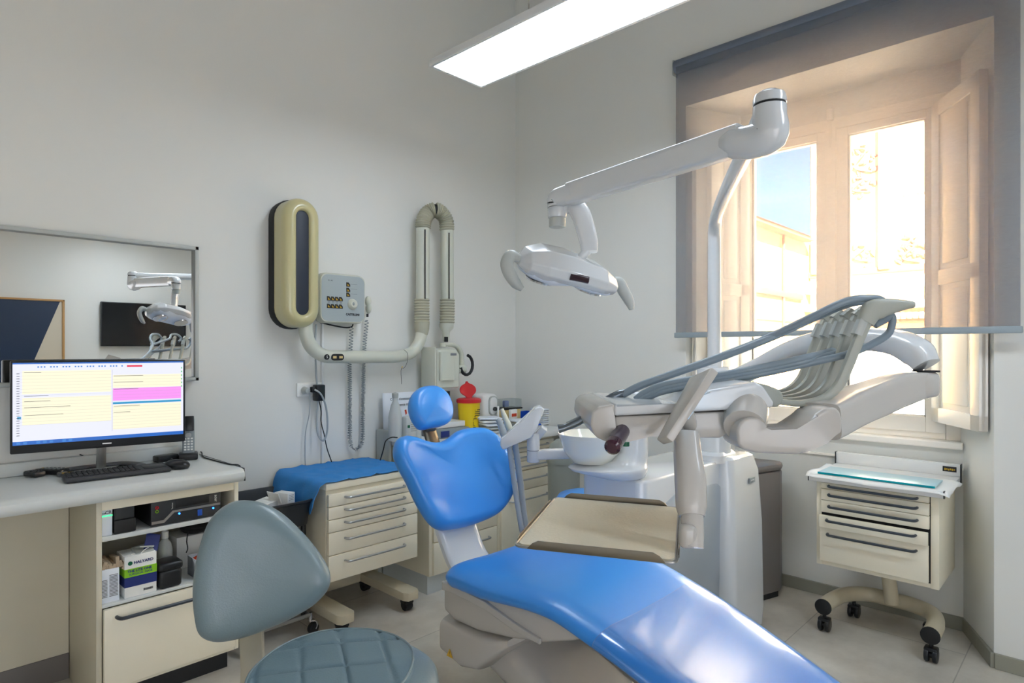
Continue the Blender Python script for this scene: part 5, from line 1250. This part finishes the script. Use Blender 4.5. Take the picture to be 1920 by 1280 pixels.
# ================= DELIVERY ARM + INSTRUMENT CONSOLE
t=thing('delivery_arm','white balanced arm that arches from the column to carry the instrument console','balance arm',(PX,PY,1.2))
p=[Vector((PX,PY,1.185)),at(1366,712,2.72),at(1420,690,2.6),at(1480,660,2.4),at(1550,640,2.1),at(1640,637,1.95),at(1690,645,1.86),at(1722,664,1.80),at(1737,684,1.78)]
MB().tube(p,[(.05,.045,3)]+[(.045,.038,3),(.045,.036,3),(.045,.036,3),(.044,.037,3.),(.045,.036,3),(.046,.038,3),(.042,.040,3),(.040,.03,3)],24,sub=5,up=(0,0,1)).build('arch_arm','white_plastic',t)
MB().cyl((PX,PY,1.13),(PX,PY,1.215),.075,n=32,bev=.006).build('arch_hub','white_plastic',t)
MB().cyl(at(1736,694,1.78),at(1736,697,1.78),.034,n=24).build('joint_ring','black_rubber',t)
e0=at(1738,720,1.78); e1=at(1580,765,1.55); e2=at(1520,785,1.42)
MB().tube([e0+Vector((0,0,.0)),at(1725,722,1.76),at(1700,727,1.74)],[(.034,.036,4),(.036,.036,4),(.032,.036,4)],20,sub=3,up=(0,0,1)).build('elbow_cap','warm_white_plastic',t)
MB().tube([at(1722,722,1.76),at(1690,728,1.71),at(1640,746,1.635),at(1594,763,1.55),at(1556,781,1.475),at(1538,789,1.44)],[(.030,.037,6),(.034,.044,6),(.038,.045,6),(.042,.044,6),(.045,.043,6),(.046,.042,6)],32,sub=4,up=(0,0,1)).build('spring_arm','warm_white_plastic',t)
ca0=R(-46.25); MK=Matrix.Translation(Vector((0,0,0)))
def cprism(pp,dn,df,bev,nm,m,par):
    a=[at(x,y,(dn+df)/2) for x,y in pp]; poly=[(q.dot(u_),q.z) for q in a]
    MM=Matrix(((u_.x,0,v_.x,0),(u_.y,0,v_.y,0),(0,1,0,0),(0,0,0,1)))
    return MB().prism(poly,dn,df,bev,M=MM,seg=4).build(nm,m,par,sm=30)
cprism([(1366,802),(1370,790),(1378,781),(1392,776),(1406,777),(1415,783),(1421,793),(1424,806),(1476,804),(1488,797),(1510,771),(1526,761),(1545,759),(1554,768),(1558,785),(1556,806),(1530,824),(1500,838),(1478,845),(1402,842),(1378,836),(1368,826)],1.375,1.48,.011,'front_knuckle','warm_white_plastic',t)
MB().tube([at(1396,800,1.40),at(1398,775,1.44),at(1398,762,1.46)],[.045,.05,.05],26,sub=3).build('swivel','warm_white_plastic',t)
# console in its own frame: x = away from chair head, y = across, z up
ca=R(-46.25)
t=thing('instrument_console','white dentist instrument console with five whip arms and handpieces over the chair','instrument console',tuple(at(1290,800,1.55)),ca)
Lo=WM[t.name].inverted()
def lc(px,py,d): return Lo@at(px,py,d)
d0,d1=1.42,1.80
def side(pp,dn_,df,name,m,bev=.008,par=t,**k):
    a=[lc(x,y,dn_) for x,y in pp]; poly=[(q.x,q.z) for q in a]; y0=a[0].y; y1=lc(pp[0][0],pp[0][1],df).y
    MM=Matrix(((1,0,0,0),(0,0,1,0),(0,1,0,0),(0,0,0,1)))
    return MB().prism(poly,y0,y1,bev,M=MM,seg=3).build(name,m,par,local=True,**k)
# body silhouette (near side)
side([(1152,757),(1278,761),(1330,731),(1418,716),(1432,724),(1452,754),(1450,764),(1152,780)],d0,d1,'top_shell','white_plastic',.010)
side([(1110,772),(1122,762),(1153,757),(1153,782),(1150,800),(1152,830),(1139,829),(1118,820),(1107,800)],d0+.0,d1,'end_cap','warm_white_plastic',.006)
side([(1153,781),(1438,768),(1436,774),(1400,780),(1382,795),(1368,810),(1350,821),(1297,820),(1270,821),(1245,815),(1220,818),(1180,828),(1153,830)],d0+.012,d1-.01,'lower_shell','light_grey_plastic' if False else 'warm_white_plastic',.006)
side([(1418,716),(1440,722),(1462,730),(1471,742),(1468,756),(1460,763),(1450,764),(1432,742)],d0+.01,d1-.01,'whip_hinge','mid_grey_plastic' if False else 'dome_grey',.006)
# front handle
b=MB(); b.tube([lc(1166,808,1.44),lc(1159,820,1.41),lc(1152,832,1.38)],[.0185,.0185,.018],20); b.build('grip','purple_dark',t,local=True)
b=MB(); b.tube([lc(1152,831,1.382),lc(1148,838,1.365),lc(1147,840,1.360)],[.019,.018,.012],20); b.build('grip_lens','purple_lens',t,local=True)
# display slab
sl0=[(1311,692),(1333,703),(1334,710),(1243,834),(1237,832),(1239,824)]
b=MB(); 
A_=lc(1322,700,1.40);B_=lc(1243,829,1.34); dirS=(B_-A_).normalized(); 
wS=Vector((0,1,0)); wS=(wS-dirS*wS.dot(dirS)).normalized(); nS=dirS.cross(wS)
if nS.x>0: wS=-wS; nS=-nS
MM=Matrix((( dirS.x,wS.x,nS.x,(A_.x+B_.x)/2),(dirS.y,wS.y,nS.y,(A_.y+B_.y)/2),(dirS.z,wS.z,nS.z,(A_.z+B_.z)/2),(0,0,0,1)))
b.prism([(-.093,-.055),(.093,-.02),(.093,.03),(-.093,.05)],-.010,.010,.004,M=MM); b.build('display_housing','warm_white_plastic',t,local=True)
b=MB(); b.box(MM@Vector((-.02,.0,-.0105)),(.1,.06,.003),.001,MM.to_3x3().to_4x4()); b.build('display_screen','light_blue_screen',t,local=True)
MB().tube([lc(1292,800,1.45),lc(1287,770,1.40)],[.02,.016],14).build('display_mount','warm_white_plastic',t,local=True)
# whips
dv=[1.47,1.545,1.62,1.695,1.77]
hosepts=[]
for i,dd_ in enumerate(dv):
    f=dd_
    o2=lambda x,y,d: lc(x,y,d)
    # reference whip at d=1.47 ; others are the same shape moved along the row
    ref=[at(1462,753,1.47),at(1500,756,1.47),at(1543,747,1.47),at(1571,724,1.47),at(1588,690,1.47),at(1608,640,1.47),at(1626,600,1.47),at(1636,580,1.47)]
    sh=v_*(dd_-1.47)*1.0+u_*(.16*(dd_-1.47))
    pts=[Lo@(q+sh) for q in ref]
    w=MB().tube(pts,[(.008,.007,4),(.009,.008,4),(.009,.009,4),(.009,.011,4),(.009,.012,4),(.010,.012,4),(.010,.012,4),(.010,.011,4)],12,sub=5,up=tuple((Lo.to_3x3()@(Vector((0,0,1))*.6-u_*.8)))).build('whip_arm','whip_grey',t,local=True)
    tip=[Lo@(at(1630,592,1.47)+sh),Lo@(at(1644,574,1.47)+sh),Lo@(at(1665,570,1.47)+sh),Lo@(at(1700,571,1.47)+sh)]
    if i==0:
        MB().tube([Lo@(at(1622,604,1.47)+sh),Lo@(at(1634,584,1.47)+sh),Lo@(at(1650,578,1.47)+sh),Lo@(at(1690,572,1.47)+sh),Lo@(at(1712,571,1.47)+sh)],[(.012,.020,3),(.014,.026,3),(.014,.024,3),(.013,.013,3),(.010,.008,2)],16,sub=5,up=(0,0,1)).build('whip_tip','whip_grey',w,local=True,sm=60)
    else: MB().tube(tip[:2],[(.011,.018,3),(.011,.010,3)],12,up=(0,0,1)).build('whip_tip','whip_grey',w,local=True)
    MB().tube([Lo@(at(1606,628,1.47)+sh),Lo@(at(1618,600,1.47)+sh)],[(.011,.012,4)]*2,10,up=(1,0,0)).build('roller_cage','light_grey_plastic',w,local=True)
# hoses with their handpieces
def hose(name,label,pts,r,tipp):
    g=thing(name,label,'handpiece',tuple(pts[-1]),group='handpiece hoses laid across the console')
    MB().tube(pts,r,12,sub=7).build('hose','hose_grey',g,sm=60)
    return g
def hset(i,dd_,offs,label,up_):
    sh=v_*(dd_-1.47)
    if up_:
        mid=[at(1650,595,dd_),at(1672,600,dd_),at(1668,618,dd_),at(1640,640,dd_),at(1622,652,dd_)] if i==0 else []
        pts=[at(1640,610,dd_-.0),at(1668,590,dd_),at(1655,564+offs,dd_-.01),at(1620,559+offs,dd_-.02),at(1585,565+offs,dd_-.02),at(1530,590+offs*.7,dd_),at(1450,628+offs*.5,1.56),at(1350,668+offs*.4,1.60),at(1260,700+offs*.3,1.62),at(1200,722+offs*.3,1.63),at(1168,738+offs*.3,1.64)]
    else:
        pts=[at(1655,600,dd_),at(1672,592,dd_),at(1668,622,dd_),at(1635,645,dd_),at(1588,656+offs,dd_),at(1520,672+offs,1.52),at(1440,690+offs,1.54),at(1360,705+offs,1.56),at(1290,716+offs,1.58),at(1235,728+offs,1.60),at(1205,742+offs,1.61)]
    g=thing('handpiece_hose',label,'hose',tuple(pts[0]),group='grey handpiece hoses on the console')
    MB().tube(pts,.0088,12,sub=7).build('hose','hose_grey',g,sm=60)
    return g,pts
g,pa=hset(0,1.50,0,'upper grey hose, the front one of the pair arching over the whip tips',1)
MB().tube([at(1172,735,1.64),at(1158,740,1.64),at(1135,753,1.64),at(1112,770,1.64),at(1085,790,1.64),at(1060,801,1.64),at(1047,804,1.64)],[.0085,.0115,.0115,.011,.0105,.009,.012],14,sub=4).build('handpiece','hand_steel' if 'hand_steel' in MATS else mat('hand_steel',(120,128,136),.25,metal=.7),g)
g,pa=hset(1,1.62,7,'upper grey hose lying just behind the front one',1)
MB().tube([at(1166,742,1.66),at(1148,745,1.72),at(1122,760,1.74),at(1096,780,1.75),at(1064,796,1.76)],[.0085,.0105,.010,.009,.008],14,sub=4).build('handpiece','mid_grey_plastic',g)
for k,(dd_,of,lb) in enumerate(((1.50,8,'lowest grey hose of the lower bundle, nearest the viewer'),(1.58,2,'middle grey hose of the lower bundle'),(1.68,-4,'topmost grey hose of the lower bundle'))):
    g,pa=hset(k,dd_,of,lb,0)
    MB().tube([pa[-1],pa[-1]+u_*(-.02)-Vector((0,0,.014))],[.0088,.007],12).build('handpiece','hose_grey',g)
# tray post and tray
t=thing('tray_holder','white curved post hanging from the console and clamping the instrument tray','tray holder',tuple(at(1290,825,1.40)))
MB().tube([at(1287,812,1.42),at(1289,850,1.40),at(1294,900,1.37),at(1296,950,1.35),at(1297,968,1.34)],[(.027,.025,2.6),(.030,.028,2.6),(.033,.030,2.6),(.032,.029,2.6),(.026,.024,2.4)],22,sub=5,up=tuple(-v_)).build('upper_post','warm_white_plastic',t)
MB().tube([at(1298,966,1.34),at(1298,1000,1.325),at(1298,1026,1.315)],[(.023,.022,2.4)]*3,18,sub=3,up=tuple(-v_)).build('lower_post','warm_white_plastic',t)
b=MB(); b.box(at(1289,1004,1.315),(.036,.035,.05),.012,(0,0,ca),3); b.build('clamp','warm_white_plastic',t)
# tray: corners on z=.86
TZ_=.868
A0,A1,A2,A3=[onz(x,y,TZ_) for x,y in ((962,1027),(1272,1060),(1277,955),(1040,935))]
cenT=(A0+A1+A2+A3)/4
t=thing('instrument_tray','shallow steel tray lined with a cream mat above the blue seat','tray',tuple(cenT))
def inset(P,f,z): 
    return [Vector((cenT.x+(p.x-cenT.x)*f,cenT.y+(p.y-cenT.y)*f,z)) for p in P]
def rc(P,r,z,n=5):
    out=[]
    for i in range(4):
        p=P[i];a=P[i-1];c=P[(i+1)%4]; da=(a-p).normalized();dc=(c-p).normalized()
        for k in range(n+1):
            f=k/n; q=(p+da*r)*(1-f)**2+p*2*f*(1-f)+(p+dc*r)*f*f; out.append(Vector((q.x,q.y,z)))
    return out
B=[A0,A1,A2,A3]
b=MB(); b.rings([rc(inset(B,.985,0),.02,TZ_),rc(inset(B,1.0,0),.022,TZ_+.002),rc(inset(B,1.0,0),.022,TZ_+.006),rc(inset(B,.985,0),.02,TZ_+.006),rc(inset(B,.97,0),.018,TZ_+.003)]); b.build('pan','brushed_steel',t)
b=MB(); r0=rc(inset(B,.955,0),.018,TZ_+.0075); r1=rc(inset(B,.955,0),.018,TZ_+.003); b.rings([r1,r0]); b.build('mat','tray_mat',t)
for a,c in ((0,1),(1,2),(2,3),(3,0)):
    P0=B[a].lerp(B[c],.09); P1=B[a].lerp(B[c],.93); d=(P1-P0); L=d.length; d.normalize(); n_=Vector((d.y,-d.x,0)); 
    if n_.dot(P0-cenT)<0: n_=-n_
    h=.021 if (a in(0,2)) else .013
    MM=Matrix(((d.x,0,n_.x,P0.x),(d.y,0,n_.y,P0.y),(0,1,0,TZ_),(0,0,0,1)))
    b=MB(); b.prism([(0,.002),(L,.002),(L-.012,h*.7),(L-.025,h),(.025,h),(.012,h*.7)],-.001,.0015,.0004,M=MM); b.build('rim_wall','dark_steel',t)
for i,p in enumerate(B):
    pass
# ================= LIGHT, WORLD, CAMERA
wd_=bpy.data.worlds.new('World'); bpy.context.scene.world=wd_; wd_.use_nodes=True; n=wd_.node_tree.nodes; l=wd_.node_tree.links
bg=n['Background']; sky=n.new('ShaderNodeTexSky'); sky.sky_type='NISHITA'; sky.sun_disc=False; sky.sun_elevation=R(42); sky.sun_rotation=R(230); sky.air_density=1.; sky.dust_density=.6
tn=n.new('ShaderNodeMix'); tn.data_type='RGBA'; tn.blend_type='MULTIPLY'; tn.inputs['Factor'].default_value=1; tn.inputs['B'].default_value=(.42,1.22,1.5,1); l.new(sky.outputs[0],tn.inputs['A']); l.new(tn.outputs['Result'],bg.inputs[0]); bg.inputs[1].default_value=.2
sun=bpy.data.lights.new('sun','SUN'); sun.energy=100.; sun.color=(1,.95,.86); sun.angle=R(.6); so=bpy.data.objects.new('sun',sun); COL.objects.link(so)
so.rotation_euler=Vector((.72,.50,-.62)).to_track_quat('-Z','Y').to_euler()
def area(name,loc,size,e,col,rot=(0,0,0)):
    L=bpy.data.lights.new(name,'AREA'); L.shape='RECTANGLE'; L.size,L.size_y=size; L.energy=e; L.color=col
    o=bpy.data.objects.new(name,L); COL.objects.link(o); o.location=loc; o.rotation_euler=rot; return o
cam=bpy.data.cameras.new('camera'); co=bpy.data.objects.new('camera',cam); COL.objects.link(co)
cam.sensor_width=36; cam.lens=F_/1920*36; cam.shift_y=(CY_-640)/1920; cam.clip_start=.05; cam.clip_end=300
co.location=(0,0,H_); co.rotation_euler=(R(90),0,TH-R(90))
bpy.context.scene.camera=co
sc_=bpy.context.scene; sc_.view_settings.view_transform='Standard'; sc_.view_settings.look='None'; sc_.view_settings.exposure=1.07; sc_.view_settings.gamma=1; sc_.view_settings.use_curve_mapping=False
sc_.cycles.use_denoising=True; sc_.cycles.max_bounces=10; sc_.cycles.diffuse_bounces=6; sc_.cycles.transparent_max_bounces=16; sc_.cycles.sample_clamp_indirect=8; sc_.cycles.caustics_reflective=False; sc_.cycles.caustics_refractive=False
